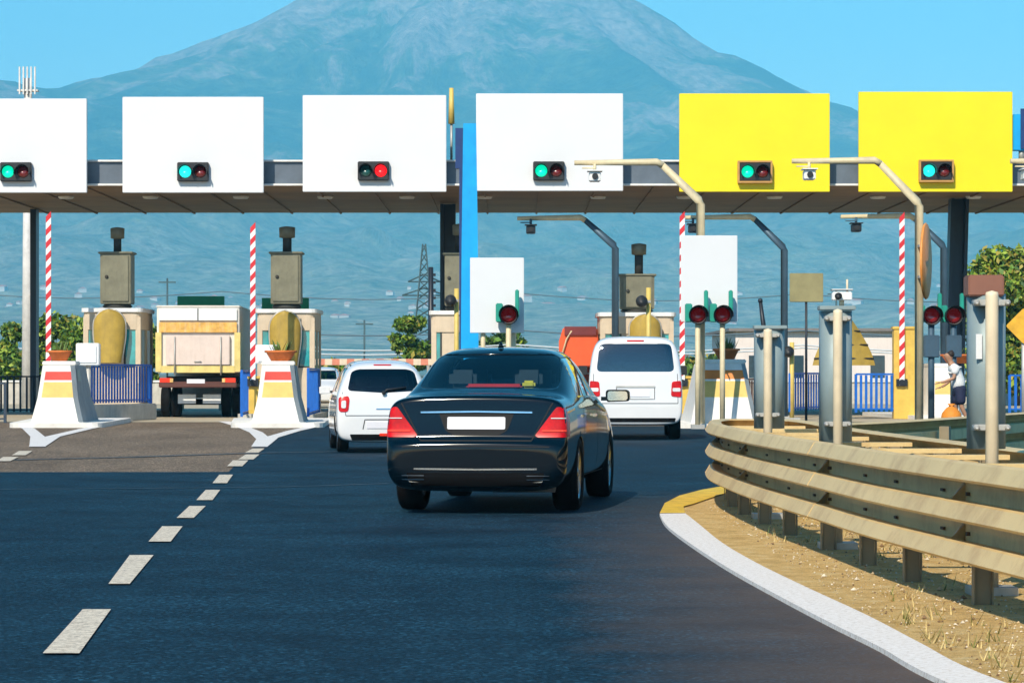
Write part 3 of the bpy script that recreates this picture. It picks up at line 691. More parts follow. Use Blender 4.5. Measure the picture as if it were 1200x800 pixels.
cmast(1106, 290, 1068, 253, 985, 1003, 85.6, dark_pole, 'dark bent mast under the canopy beside the tilted dark column', .10, cm=dark_metal)
# orange oval plate on mast 2
t = thing('oval_plate', 'orange oval plate fixed edgewise to the right cream mast', 'plate', (P(1085, 0, 69.6).x, 69.6, P(0, 306, 69.6).z))
orange_m = mat('orange_plate', (.80, .28, .05), .5, dirt=.5, dcol=(.75, .45, .15))
rr0 = .87; mb = MB(); mb.lathe([(0, -.03), (rr0 * .97, -.03), (rr0, 0), (rr0 * .97, .03), (0, .03)], n=36, axis='y'); o = mb.build('disc', orange_m, t); o.rotation_euler = (0, 0, R(75))
for z_ in (-.35, .35): MB().box((-.1, .15, z_), (.1, .35, .06)).build('bracket', galv, t)

# ------------------------------------------------------------------ white sign panels with lamps
def tlamp(root, x, y, z, lens, r=.17, hood=True):
    h_ = MB().lathe([(.01, .28), (r * 1.1, .27), (r * 1.22, 0.05), (r * 1.25, -.05), (r * 1.02, -.05), (r * 1.0, .03)], (x, y, z), 'y', 20, True, False).build('lamp_housing', black_pl, root)
    MB().lathe([(0, -.03), (r * .7, -.015), (r, .02)], (x, y, z), 'y', 20).build('lens', lens, h_)
    ring = [[V((x + rr_ * cos(a), y + yy, z + rr_ * sin(a))) for a in [R(-10 + 200 * i / 14) for i in range(15)]] for rr_, yy in ((r * 1.25, -.04), (r * 1.3, -.34))]
    MB().loft(ring, False, False, True).build('visor', black_pl, h_, fix=False)
    if hood: MB().box((x + r * 1.1, y + .12, z + .25), (.09, .18, .62)).box((x - r * 1.2, y + .15, z + .05), (.16, .18, .42)).build('green_bracket', green_hood, root, bevel=.02)
dimred = mat('lens_red_dim', (.22, .006, .008), .25, coat=1, emis=(.5, .01, .01), est=.08)
def wsign(x0, y0, x1, y1, Y, label, posts, lamps):
    a, b_ = P(x0, y0, Y), P(x1, y1, Y); cx = (a.x + b_.x) / 2; w = b_.x - a.x
    t = thing('lane_sign', label, 'sign', (cx, Y, 0), 0)
    MB().box((0, 0, (a.z + b_.z) / 2), (w, .06, a.z - b_.z)).build('panel', sign_white, t, bevel=.008)
    fr = MB(); 
    for k in (.2, .8): fr.box((0, .06, b_.z + (a.z - b_.z) * k), (w * .9, .05, .08))
    fr.build('back_frame', sign_back, t)
    for px in posts:
        MB().tube([(P(px, 0, Y).x - cx, .12, 0), (P(px, 0, Y).x - cx, .12, (a.z + b_.z) / 2)], .055, 10).build('post', cream_pole, t)
    if not posts: MB().box((P(821, 0, Y).x - cx, .2, b_.z + (a.z - b_.z) * .6), (.16, .36, .1)).build('mast_bracket', galv, t)
    for lx, ly, pb in lamps:
        q = P(lx, ly, Y - .4)
        l = thing('signal_lamp', pb, 'signal lamp', (q.x, Y - .4, 0), 0, 'red signal lamps beside the lanes')
        MB().tube([(0, 0.1, 0), (0, .1, q.z)], .06, 10).build('post', cream_pole, l)
        MB().box((0, .1, .05), (.3, .3, .1)).build('base', galv, l)
        tlamp(l, 0, 0, q.z, dimred)
wsign(551, 302, 614, 390, 68, 'blank white panel just left of centre above the black sedan', (566, 602), [(596, 369, 'red lamp with green bracket in front of the white panel above the sedan')])
wsign(798, 276, 864, 377, 69.6, 'blank white panel on the left cream mast right of the van', (), [(818, 369, 'left of the two red lamps under the white panel right of the van'), (847, 369, 'right of the two red lamps under the white panel, above the orange bowl')])
for lx, lab in ((1092, 'left of the two red lamps beside the oval plate mast'), (1118, 'right of the two red lamps beside the tilted dark column')):
    q = P(lx, 370, 76)
    l = thing('signal_lamp', lab, 'signal lamp', (q.x, 76, 0), 0, 'red signal lamps beside the lanes')
    MB().tube([(0, 0.1, 0), (0, .1, q.z)], .08, 10).build('post', dark_pole, l)
    MB().box((0, .05, q.z - .75), (.38, .2, .55)).build('relay_box', dark_pole, l, bevel=.02)
    tlamp(l, 0, 0, q.z, dimred, .19)
# yellow stanchions with small cameras
def stanchion(px, y0, Y, cpx, cy, label):
    q = P(px, y0, Y); t = thing('camera_post', label, 'camera post', (q.x, Y, 0), 0)
    MB().tube([(0, 0, .0), (0, 0, q.z)], .06, 10).build('post', mat('post_yellow', (.66, .48, .12), .5, dirt=.3, streak=True, dcol=(.4, .28, .1)), t)
    c = P(cpx, cy, Y - .2); MB().lathe([(.0, -.12), (.11, -.1), (.15, 0), (.13, .16), (0, .2)], (c.x - q.x, -.2, c.z), 'y', 16).build('round_camera', black_pl, t)
    MB().box(((c.x - q.x) / 2, -.05, c.z), (abs(c.x - q.x) + .1, .06, .07)).build('arm', galv, t)
    MB().box((0, 0, .05), (.4, .4, .1)).build('base', galv, t)
stanchion(535, 338, 78, 528, 352, 'yellow post with a dark round camera left of the blue post')
stanchion(760, 337, 76, 752, 353, 'yellow post with a dark round camera above the white van roof')
stanchion(928, 401, 80, 924, 412, 'short yellow post behind the left marker tube')

# ------------------------------------------------------------------ assorted right-hand items
t = thing('sign_back_panel', 'plain olive sign seen from the back on a thin black pole', 'sign', (P(945, 0, 66).x, 66, 0))
MB().box((0, 0, P(0, 337, 66).z), (.72, .04, .62)).build('panel', mat('olive_back', (.30, .26, .12), .6, .1), t, bevel=.01)
MB().tube([(0, .05, 0), (0, .05, P(0, 325, 66).z)], .028, 8).build('pole', dark_metal, t)
t = thing('warning_sign', 'yellow diamond warning sign cut by the right edge of the photo', 'sign', (P(1200, 0, 60).x, 60, 0))
z = P(0, 382, 60).z
MB().prism(rpoly([(-.36, z), (0, z - .36), (.36, z), (0, z + .36)], .05), -.02, .02, 'y').build('panel', mat('warning_amber', (.80, .42, .03), .5, var=.2, sc=4), t)
MB().tube([(0, .06, 0), (0, .06, z)], .04, 8).build('pole', galv, t)
t = thing('tilted_post', 'short dark tilted post left of the left marker tube', 'post', (P(897, 0, 60).x, 60, 0))
MB().tube([(0, 0, 0), (-.03, 0, P(0, 385, 60).z), (-.1, 0, P(0, 353, 60).z)], [.05, .05, .035], 8).build('pole', dark_metal, t)
MB().lathe([(.0, 0), (.05, .02), (.04, .08), (0, .1)], (-.1, 0, P(0, 355, 60).z), n=10).build('tip', dark_metal, t)
# small camera head on top of the middle tube
# low cream building at right, background
bm_c = mat('building_cream', (.80, .70, .64), .8, var=.06, sc=.3, dirt=.15, streak=True)
roof_gr = mat('roof_grey', (.20, .18, .17), .7); win_m = mat('window_dark', (.03, .06, .08), .15, coat=.5)
def shed(px0, px1, ytop, Y, label, depth=20, doors=4):
    a, b_ = P(px0, ytop, Y), P(px1, ytop, Y); w = b_.x - a.x; h = a.z
    t = thing('low_building', label, 'building', ((a.x + b_.x) / 2, Y, 0))
    MB().box((0, depth / 2, h / 2), (w, depth, h)).build('wall', bm_c, t)
    MB().box((0, depth / 2, h + .08), (w + .8, depth + .8, .16)).build('roof', roof_gr, t)
    for k in range(doors):
        x = -w / 2 + w * (k + .5) / doors
        f = MB().box((x, -.03, h * .45), (w / doors * .35, .06, h * .35)).build('window', win_m, t)
        MB().box((x, -.05, h * .45 - h * .19), (w / doors * .4, .12, .1)).build('sill', trim_m, f)
shed(862, 1052, 388, 170, 'long low pale building behind the right toll booths')
shed(690, 800, 418, 210, 'low pale building far behind the white van')

# ------------------------------------------------------------------ steel guardrail round the median
PATH = [(3.2, 7.5), (2.9, 11), (2.59, 14.7), (2.30, 18.1), (2.17, 20.8), (2.02, 24.0), (1.95, 27.4)]
TURN = [(1.99, 29.2), (2.12, 30.8), (2.42, 31.6), (2.72, 30.9), (2.80, 29.2), (2.78, 27.4), (2.84, 24.0), (2.97, 20.8), (3.10, 18.1), (3.38, 14.7), (3.65, 11), (3.95, 7.5)]
def resample(path, step):
    pts = [V((p[0], p[1], 0)) for p in path]; out = [pts[0]]; acc = 0
    dense = []
    for i in range(len(pts) - 1):
        p0 = pts[max(i - 1, 0)]; p1 = pts[i]; p2 = pts[i + 1]; p3 = pts[min(i + 2, len(pts) - 1)]
        for k in range(20):
            t = k / 20; dense.append(.5 * ((2 * p1) + (p2 - p0) * t + (2 * p0 - 5 * p1 + 4 * p2 - p3) * t * t + (3 * p1 - p0 - 3 * p2 + p3) * t ** 3))
    dense.append(pts[-1]); out = [dense[0]]
    for q in dense[1:]:
        if (q - out[-1]).length >= step: out.append(q)
    return out
PROF = []
for k_ in range(3):
    z_ = -.23 * k_; PROF += [(.0, .645 + z_), (.02, .655 + z_), (.085, .662 + z_), (.102, .652 + z_), (.148, .568 + z_), (.135, .552 + z_), (.02, .535 + z_), (.0, .525 + z_)]
PROF = [(u, .27 + (z - .09) * .92) for u, z in PROF]
def side(pts, i):
    t = (pts[min(i + 1, len(pts) - 1)] - pts[max(i - 1, 0)]).normalized(); return V((-t.y, t.x, 0)), t
def guard(pts, label, off=0., seg=8, sgn=1., rails=None):
    t = thing('guardrail', label, 'guardrail', pts[0])
    o0 = pts[0]
    for s in range(0, len(pts) - 1, seg):
        sub = list(range(s, min(s + seg + 1, len(pts))))
        rings = []
        for i in sub:
            nn, _ = side(pts, i); lift = .004 if (s // seg) % 2 else 0
            rings.append([pts[i] - o0 + nn * sgn * (u + off + lift) + V((0, 0, z)) for u, z in PROF] + [pts[i] - o0 + nn * sgn * (u + off + lift - .006) + V((0, 0, z)) for u, z in reversed(PROF)])
        mb = MB(); mb.loft(rings, True, True); ob = mb.build('beam', rail_metal, t)
        # bolts, joint plate
        bl = MB(); i = sub[0]; nn, tt = side(pts, i); rzz = math.atan2(tt.y, tt.x)
        for z in (.617, .405):
            for d in (-.10, .10): bl.box(pts[i] - o0 + nn * sgn * (off + .012) + tt * d + V((0, 0, z)), (.025, .025, .02), rzz)
        for d in (.9, 1.9, 2.9):
            j = sub[0] + int(d / .5)
            if j < len(pts):
                nn, tt = side(pts, j)
                for z in (.617, .405): bl.box(pts[j] - o0 + nn * sgn * (off + .010) + V((0, 0, z)), (.07, .012, .016), math.atan2(tt.y, tt.x))
        bl.build('bolts', mat('bolt_rust', (.09, .055, .035), .7), ob)['kind'] = 'stuff'
        jp = MB(); i = sub[0]; nn, tt = side(pts, i); rzz = math.atan2(tt.y, tt.x)
        for z in (.617, .405):
            c_ = pts[i] - o0 + nn * sgn * (off + .0)
            jp.add([c_ + V((0, 0, z - .065)), c_ + nn * sgn * .13 + V((0, 0, z - .10)), c_ + V((0, 0, z + .075)), c_ + tt * .02 + V((0, 0, z - .065)), c_ + tt * .02 + nn * sgn * .13 + V((0, 0, z - .10)), c_ + tt * .02 + V((0, 0, z + .075))], [(0, 1, 2), (5, 4, 3), (0, 3, 4, 1), (1, 4, 5, 2), (2, 5, 3, 0)])
        jp.build('joint_plate', galv, ob)
    return t
post_m = mat('rail_post', (.30, .24, .15), .6, .3, dirt=.4, dcol=(.2, .11, .05))
loop = resample(PATH + TURN, .5)
gr1 = guard(loop, 'rusty cream triple guardrail curving round the nose of the median')
seen = []
for i in range(1, len(loop), 3):
    nn, tt = side(loop, i); rzz = math.atan2(tt.y, tt.x); c_ = loop[i] - loop[0]
    p_ = MB().box(c_ - nn * .09 + V((0, 0, .37)), (.012, .08, .74), rzz).box(c_ - nn * .04 + V((0, 0, .37)), (.055, .008, .74), rzz).box(c_ - nn * .14 + V((0, 0, .37)), (.055, .008, .74), rzz).build('post', post_m, gr1)
    MB().box(c_ - nn * .015 + V((0, 0, .62)), (.05, .03, .10), rzz).build('spacer', rail_metal, p_)
for i in range(2, len(loop) // 2 - 3, 3):
    nn, tt = side(loop, i); rzz = math.atan2(tt.y, tt.x); c_ = loop[i] - loop[0]
    MB().box(c_ - nn * .40 + V((0, 0, .745)), (.10, .78, .03), rzz).build('cross_bar', rail_metal, gr1)
back2 = resample([(3.0, 28.2), (3.6, 29.4), (4.6, 32), (6, 36), (9, 44), (12, 51)], .6)
gr3 = guard(back2, 'separate pale guardrail run passing behind the middle and large marker tubes')
for i in range(1, len(back2), 4):
    nn, tt = side(back2, i); MB().box(back2[i] - back2[0] - nn * .09 + V((0, 0, .36)), (.1, .1, .72), math.atan2(tt.y, tt.x)).build('post', post_m, gr3)

# marker tubes
tube_grey = mat('marker_grey', (.25, .32, .33), .5, .1, var=.08, dirt=.25, streak=True, dcol=(.28, .27, .22))
brown_m = mat('marker_brown', (.24, .10, .065), .6, var=.1)
pole_m = mat('marker_pole', (.72, .60, .42), .5, dirt=.3, streak=True, dcol=(.42, .28, .14))
def marker(px0, px1, y0, y1, pp, Y, label, head=None, ypole=None, cap=False):
    a, b_ = P(px0, y0, Y), P(px1, y1, Y); cx = (a.x + b_.x) / 2; w = b_.x - a.x; z0, z1 = b_.z, a.z
    t = thing('marker_panel', label, 'marker panel', (cx, Y, 0), 0, 'grey marker tubes on the median')
    out = []
    sec = [(-w / 2, .14), (-w * .46, .08), (-w * .38, .035), (-w * .2, .008), (0, .0), (w * .2, .008), (w * .38, .035), (w * .46, .08), (w / 2, .14), (w * .3, .16), (-w * .3, .16)]
    MB().loft([[V((x, y, z)) for x, y in sec] for z in (z0, z1)], True, True, True).build('panel', tube_grey, t)
    pr = (pp[1] - pp[0]) / F * Y / 2; x = P((pp[0] + pp[1]) / 2, 0, Y).x - cx; zt3 = P(0, ypole or (y0 + 3), Y).z
    MB().lathe([(pr * .86, 0), (pr * .86, zt3), (pr * .8, zt3 + .02), (0, zt3 + .03)], (x, -.075, 0), n=20).build('pole', pole_m, t)
    for zc in (z0 + (z1 - z0) * .14, z1 - (z1 - z0) * .06):
        MB().box((x, -.03, zc), (pr * 4.6, .10, .035)).lathe([(0, -.05), (.018, -.045), (.018, .05)], (x - pr * 2, -.06, zc), 'y', 8).lathe([(0, -.05), (.018, -.045), (.018, .05)], (x + pr * 2, -.06, zc), 'y', 8).build('clamp', galv, t, bevel=.004)
    MB().box((x, -.06, .04), (.26, .26, .05)).build('base_plate', galv, t)
    if head: c_ = P(head[0], head[1], Y); d = P(head[2], head[3], Y); MB().box(((c_.x + d.x) / 2 - cx, .10, (c_.z + d.z) / 2), (d.x - c_.x, .2, c_.z - d.z)).build('header_box', brown_m, t, bevel=.008)
    if cap: MB().box((0, .08, z1 + .02), (w + .02, .2, .03)).build('cap', tube_grey, t, bevel=.005)
    if head: MB().box((-w * .28, -.004, z0 + (z1 - z0) * .66), (.035, .01, .14)).build('sticker', sign_white, t)
    return t
marker(885, 921, 386, 502, (893, 905), 26.3, 'grey marker tube nearest the orange bowl, farthest of the three', cap=True)
marker(962, 1001, 364, 518, (974, 987), 21.8, 'middle grey marker tube carrying a small white camera', cap=True)
marker(1137, 1183, 344, 526, (1151, 1169), 17.3, 'large grey marker tube with a brown header box, nearest the viewer', head=(1135, 322, 1177, 347))
q = P(988, 356, 21.8)
t = thing('small_camera', 'small white camera sitting on top of the middle marker tube', 'camera', (q.x, 21.9, P(0, 364, 21.8).z + .035))
MB().box((0, 0, .07), (.14, .10, .06)).box((.0, 0, .115), (.16, .12, .012)).build('body', white_paint, t, bevel=.006)
MB().lathe([(0, -.09), (.025, -.085), (.025, -.05)], (-.03, 0, .07), 'y', 12).build('lens', black_pl, t)
MB().tube([(0, 0, 0), (0, 0, .05)], .018, 8).build('mount', pole_m, t); MB().tube([(.04, 0, .1), (.04, 0, .19)], .008, 6).build('aerial', pole_m, t)

# ------------------------------------------------------------------ verge debris
rn = random.Random(3)
def inside_verge(x, y):
    k = None
    xl = None
    for a, b_ in zip(INN, INN[1:]):
        if min(a[1], b_[1]) <= y <= max(a[1], b_[1]) and abs(a[1] - b_[1]) > 1e-6:
            xx = a[0] + (b_[0] - a[0]) * (y - a[1]) / (b_[1] - a[1]); xl = xx if xl is None else max(xl, xx)
    return xl is not None and x > xl + .03
peb = MB(); tw = MB(); gs = MB()
cnt = 0
while cnt < 9000:
    y = 11.5 + 22 * rn.random() ** 1.3; x = rn.uniform(1.8, 6.0)
    if not inside_verge(x, y): continue
    cnt += 1; r = rn.uniform(.003, .011) * (1 + 1.2 * (rn.random() < .04)); peb.cur = rn.choice((0, 0, 1, 2)); a = rn.random() * 6
    M_ = Matrix.Translation((x, y, .02 + r * .3)) @ Matrix.Rotation(a, 4, 'Z') @ Matrix.Scale(1, 4)
    peb.add([M_ @ V(p) for p in ((-r, 0, 0), (0, -r * .7, 0), (r, 0, 0), (0, r * .8, 0), (r * .1, 0, r * .8), (0, 0, -r * .4))], [(0, 1, 4), (1, 2, 4), (2, 3, 4), (3, 0, 4), (1, 0, 5), (2, 1, 5), (3, 2, 5), (0, 3, 5)])
st = [mat('pebble_tan', (.50, .38, .22), .9, var=.3, sc=20), mat('pebble_brown', (.20, .12, .06), .9, var=.3, sc=20), mat('pebble_pale', (.66, .58, .44), .9)]
tag(peb.build('gravel', st, fix=False), 'loose gravel and litter scattered on the dry median', 'gravel', kind='stuff')
cnt = 0
while cnt < 420:
    y = 11.5 + 24 * rn.random() ** 1.2; x = rn.uniform(1.9, 6.2)
    if not inside_verge(x, y): continue
    d_ = noise.noise(V((x * 1.3, y * .5, 2)))
    if d_ < .02: continue
    cnt += 1
    for k in range(7):
        a = rn.random() * 6.28; l = rn.uniform(.03, .10); b0 = V((x + rn.uniform(-.04, .04), y + rn.uniform(-.04, .04), .018)); e = b0 + V((cos(a) * l * .7, sin(a) * l * .7, l)); w = V((-sin(a), cos(a), 0)) * .004
        gs.cur = rn.choice((0, 0, 0, 1)); gs.quad(b0 - w, b0 + w, e)
tag(gs.build('dry_grass', [mat('straw', (.58, .44, .18), .9, var=.2, sc=10), mat('green_grass', (.16, .17, .04), .9)], fix=False), 'sparse dry straw grass growing on the median', 'grass', kind='stuff')
# ------------------------------------------------------------------ car builder
def ring_of(y, zb, hw, belt, top, zt, sx=1.03):
    """half section: bottom centre, sill, flank, belt, then shoulder / rail / roof points, top centre"""
    p = [(0, zb), (hw * .78, zb), (hw * .96, zb + .07), (hw, zb + .45 * (belt - zb)), (hw * .985, belt)] + list(top) + [(0, zt)]
    R_ = [V((x * sx, y, z)) for x, z in p]; L_ = [V((-x * sx, y, z)) for x, z in p[1:-1]]
    return R_ + L_[::-1]
def cage(stations, mats, levels=3):
    rings = [ring_of(*s) for s in stations]; n = len(rings[0]); K = n // 2 + 1
    mb = MB(); mb.loft(rings, True, False, True)
    for ri, flip in ((0, False), (len(rings) - 1, True)):
        o = ri * n
        for i in range(K - 1):
            l0 = (n - i) % n; l1 = (n - i - 1) % n; r0, r1 = i, i + 1
            f = [r0, r1, l1, l0]; g = []
            for q in f:
                if q not in g: g.append(q)
            mb.f.append(tuple(o + q for q in (g if flip else reversed(g)))); mb.mi.append(0); mb.sm.append(True)
    ob = mb.build('body', mats); md = ob.modifiers.new('s', 'SUBSURF'); md.levels = md.render_levels = levels
    return apply(ob)
def apply(ob):
    bpy.context.view_layer.update(); dg = bpy.context.evaluated_depsgraph_get()
    me = bpy.data.meshes.new_from_object(ob.evaluated_get(dg)); ob.modifiers.clear(); ob.data = me; return ob
def cut(ob, mb, mt):
    c = mb.build('cutter', mt)
    for mm in ob.data.materials:
        if mm not in list(c.data.materials): pass
    md = ob.modifiers.new('b', 'BOOLEAN'); md.operation = 'DIFFERENCE'; md.object = c; md.solver = 'EXACT'; md.material_mode = 'TRANSFER'
    apply(ob); bpy.data.objects.remove(c); return ob
def bvh_of(ob):
    return BVHTree.FromPolygons([v.co.copy() for v in ob.data.vertices], [tuple(p.vertices) for p in ob.data.polygons])
def piv_pt(u, w, q, d, piv):
    if piv is None: return u * q.x + w * q.y - d * 8
    return V((q.x, piv, q.y)) - d * 8
def patch(name, bvh, poly, d, mats, parent, off=.004, res=.03, skirt=.02, up=V((0, 0, 1)), piv=None):
    """lay a thin panel with the given outline on the body, looked at along d"""
    d = V(d).normalized(); u = d.cross(up).normalized(); w = u.cross(d).normalized()   # u right, w up seen along d
    P2 = [V(p) for p in poly]; x0 = min(p.x for p in P2); x1 = max(p.x for p in P2); z0 = min(p.y for p in P2); z1 = max(p.y for p in P2)
    bd = []
    for i in range(len(P2)):
        a, b_ = P2[i], P2[(i + 1) % len(P2)]; k = max(1, int((b_ - a).length / res))
        bd += [a.lerp(b_, j / k) for j in range(k)]
    n = len(bd); pts = list(bd)
    def inside(p):
        c = False
        for i in range(n):
            a, b_ = bd[i], bd[i - 1]
            if (a.y > p.y) != (b_.y > p.y) and p.x < (b_.x - a.x) * (p.y - a.y) / (b_.y - a.y) + a.x: c = not c
        return c
    x = x0 + res * .5
    while x < x1:
        z = z0 + res * .5
        while z < z1:
            q = V((x, z))
            if inside(q) and min((q - b_).length for b_ in bd) > res * .45: pts.append(q)
            z += res
        x += res
    vs, es, fs, *_ = delaunay_2d_cdt(pts, [(i, (i + 1) % n) for i in range(n)], [tuple(range(n))], 1, 1e-6)
    out = []; ok = []
    for q in vs:
        o = piv_pt(u, w, q, d, piv); h = bvh.ray_cast(o, d)
        if h[0] is None: out.append(V((0, 0, 0))); ok.append(False)
        else: out.append(h[0] - d * off); ok.append(True)
    fs = [f for f in fs if all(ok[i] for i in f)]
    bm = bmesh.new(); vv = [bm.verts.new(p) for p in out]
    for f in fs:
        try: bm.faces.new([vv[i] for i in f])
        except ValueError: pass
    bmesh.ops.delete(bm, geom=[v for v in bm.verts if not v.link_faces], context='VERTS')
    bmesh.ops.recalc_face_normals(bm, faces=bm.faces)
    if sum((f.normal.dot(d) for f in bm.faces)) > 0: bmesh.ops.reverse_faces(bm, faces=bm.faces)
    if skirt:
        be = [e for e in bm.edges if e.is_boundary]; r = bmesh.ops.extrude_edge_only(bm, edges=be)
        bmesh.ops.translate(bm, verts=[g for g in r['geom'] if isinstance(g, bmesh.types.BMVert)], vec=d * (skirt + off))
    for f in bm.faces: f.smooth = True
    for e in bm.edges:
        if len(e.link_faces) == 2 and e.calc_face_angle(0) > .9: e.smooth = False
    me = bpy.data.meshes.new(name); bm.to_mesh(me); bm.free()
    for m_ in (mats if isinstance(mats, (list, tuple)) else [mats]): me.materials.append(m_)
    o = bpy.data.objects.new(name, me); COL.objects.link(o); o.parent = parent; return o
def strip(bvh, pts, w, d, mb, off=.003, piv=None):
    """a narrow line following pts (in the plane seen along d) laid on the body"""
    d = V(d).normalized(); u = d.cross(V((0, 0, 1))).normalized(); ww = u.cross(d).normalized(); P2 = []
    for a, b_ in zip(pts, pts[1:]):
        a, b_ = V(a), V(b_); k = max(1, int((b_ - a).length / .03)); P2 += [a.lerp(b_, j / k) for j in range(k)]
    P2.append(V(pts[-1])); prev = None
    for i, q in enumerate(P2):
        t = (P2[min(i + 1, len(P2) - 1)] - P2[max(i - 1, 0)]).normalized(); nn = V((-t.y, t.x)) * w / 2; cur = []
        for s_ in (1, -1):
            qq = q + nn * s_; h = bvh.ray_cast(piv_pt(u, ww, qq, d, piv), d); cur.append(h[0] - d * off if h[0] else None)
        if prev and all(prev) and all(cur): mb.quad(prev[0], prev[1], cur[1], cur[0])
        prev = cur
    return mb
def wheel(root, x, y, r, w, sgn, rim_s=.66):
    t = MB().lathe([(r * rim_s, -w * .42), (r * .9, -w * .5), (r * .985, -w * .42), (r, -w * .2), (r, w * .2), (r * .985, w * .42), (r * .9, w * .5), (r * rim_s, w * .42), (r * rim_s, -w * .42)], (0, 0, 0), 'x', 36, True, False)
    for k in (-.25, 0, .25): t.lathe([(r + .001, w * k - .006), (r + .0015, w * k + .006)], (0, 0, 0), 'x', 36, True, False)
    wh = bpy.data.objects.new('wheel', None); COL.objects.link(wh); wh.parent = root; wh.location = (x, y, r)
    t.build('tyre', black_rub, wh)
    rb = MB().lathe([(r * rim_s, w * .40 * sgn), (r * rim_s * .93, w * .42 * sgn), (r * rim_s * .9, w * .2 * sgn), (r * rim_s * .9, -w * .4 * sgn)], (0, 0, 0), 'x', 30, True, False)
    for k in range(7):
        a = 2 * pi * k / 7; c_ = V((0, cos(a), sin(a))); n_ = V((0, -sin(a), cos(a)))
        q = [c_ * .04 - n_ * .035, c_ * .04 + n_ * .035, c_ * r * rim_s * .95 + n_ * .022, c_ * r * rim_s * .95 - n_ * .022]
        rb.loft([[p + V((w * .30 * sgn, 0, 0)) for p in q], [p + V((w * .38 * sgn, 0, 0)) for p in q]])
    rb.lathe([(0, w * .40 * sgn), (.055, w * .38 * sgn), (.06, w * .28 * sgn)], (0, 0, 0), 'x', 14, True, False)
    rb.build('rim', rim_m, wh)
    MB().lathe([(r * .5, -.01), (r * .5, .01)], (0, 0, 0), 'x', 24).build('brake_disc', galv, wh)
    return wh
def arches(ob, ys, r, hw, mt):
    mb = MB()
    for y in ys:
        for s_ in (-1, 1): mb.lathe([(r, 0), (r, .42)] if s_ > 0 else [(r, -.42), (r, 0)], (s_ * (hw - .30), y, r * .86), 'x', 28)
    # separate islands in one cutter are fine because they do not touch
    return cut(ob, mb, mt)
under_m = mat('underbody', (.006, .006, .007), .9, spec=.1)
lampred = mat('lamp_red', (.55, .003, .006), .3, var=.25, sc=9, spec=.3); lampred2 = mat('lamp_red_bright', (.88, .05, .02), .25, spec=.4); lampwht = mat('lamp_clear', (.75, .72, .70), .12, coat=1)
seam_m = mat('seam_dark', (.006, .006, .007), .8); plate_m = mat('number_plate', (.74, .72, .76), .45, var=.02)
glass_dark = glassmat('car_glass', (.72, .86, .90), .01, 1.1)
glass_black = glassmat('car_glass_dark', (.16, .30, .34), .01, 2.2)
def mirror_pt(p): return [(-x, z) for x, z in p][::-1]
def seats(root, rows, hw, col, z=.95):
    for y in rows:
        for s_ in (-1, 1):
            st_ = MB(); st_.box((s_ * hw * .5, y, z - .25), (hw * .62, .14, .55)); b_ = st_.build('seat', col, root, bevel=.05)
            MB().box((s_ * hw * .5, y - .02, z + .14), (.26, .1, .17)).build('headrest', col, b_, bevel=.04)

# ---- black sedan
black_paint = mat('black_paint', (.0006, .005, .010), .06, .0, var=.05, coat=0, spec=.42)
car = thing('sedan_car', 'black sedan driving away in the middle lane with red tail lamps', 'car', group=None)
SS = [(-2.52, .36, .66, .52, [(.60, .565), (.44, .575), (.22, .58)], .582),
      (-2.515, .30, .735, .56, [(.71, .615), (.50, .63), (.25, .635)], .637),
      (-2.47, .24, .775, .60, [(.775, .645), (.55, .66), (.27, .665)], .668),
      (-2.445, .22, .785, .64, [(.765, .70), (.57, .715), (.28, .72)], .722),
      (-2.415, .21, .79, .76, [(.76, .93), (.60, .985), (.30, .995)], .997),
      (-2.40, .20, .795, .80, [(.765, .99), (.60, 1.035), (.30, 1.048)], 1.05),
      (-2.34, .20, .795, .83, [(.76, 1.00), (.62, 1.05), (.31, 1.065)], 1.068),
      (-1.80, .2, .805, .92, [(.765, 1.00), (.665, 1.055), (.33, 1.08)], 1.085),
      (-1.68, .2, .81, .92, [(.77, 1.01), (.675, 1.085), (.34, 1.11)], 1.115),
      (-.92, .2, .815, .93, [(.775, 1.01), (.615, 1.405), (.33, 1.445)], 1.455),
      (-.72, .2, .815, .93, [(.775, 1.01), (.615, 1.45), (.33, 1.487)], 1.495),
      (-.2, .2, .815, .93, [(.77, 1.0), (.61, 1.465), (.33, 1.508)], 1.518),
      (.45, .2, .815, .93, [(.77, .99), (.60, 1.435), (.32, 1.48)], 1.49),
      (1.25, .2, .815, .90, [(.76, .96), (.63, 1.04), (.32, 1.07)], 1.075),
      (1.40, .2, .815, .88, [(.76, .93), (.60, .97), (.3, 1.0)], 1.005),
      (2.05, .2, .805, .76, [(.72, .82), (.55, .87), (.28, .89)], .90),
      (2.38, .24, .78, .62, [(.64, .70), (.5, .74), (.25, .75)], .755),
      (2.50, .32, .66, .5, [(.56, .56), (.4, .58), (.2, .585)], .59)]
body = cage(SS, [black_paint], 3); body.parent = car; bv = bvh_of(body)
arches(body, (-1.45, 1.62), .365, .85, under_m)
cab = MB().loft([[V((x * k, y, z)) for x, z in ((-.66, .55), (.66, .55), (.66, 1.0), (.50, zt_), (-.50, zt_), (-.66, 1.0))] for y, k, zt_ in ((-1.35, .9, 1.12), (-.85, 1, 1.38), (.45, 1, 1.42), (1.15, 1, 1.03))])
cut(body, cab, interior)
RW = rpoly([(-.655, 1.112), (.655, 1.112), (.565, 1.425), (-.565, 1.425)], .07)
cut(body, MB().prism(RW, -3, -.6), interior)
WS = rpoly([(-.66, 1.06), (.66, 1.06), (.53, 1.40), (-.53, 1.40)], .08)
cut(body, MB().prism(WS, .3, 3), interior)
SWN = [rpoly([(-1.22, 1.045), (-.28, 1.04), (-.28, 1.405), (-.78, 1.40)], .05), rpoly([(-.20, 1.04), (.98, 1.03), (.42, 1.385), (-.20, 1.41)], .05)]
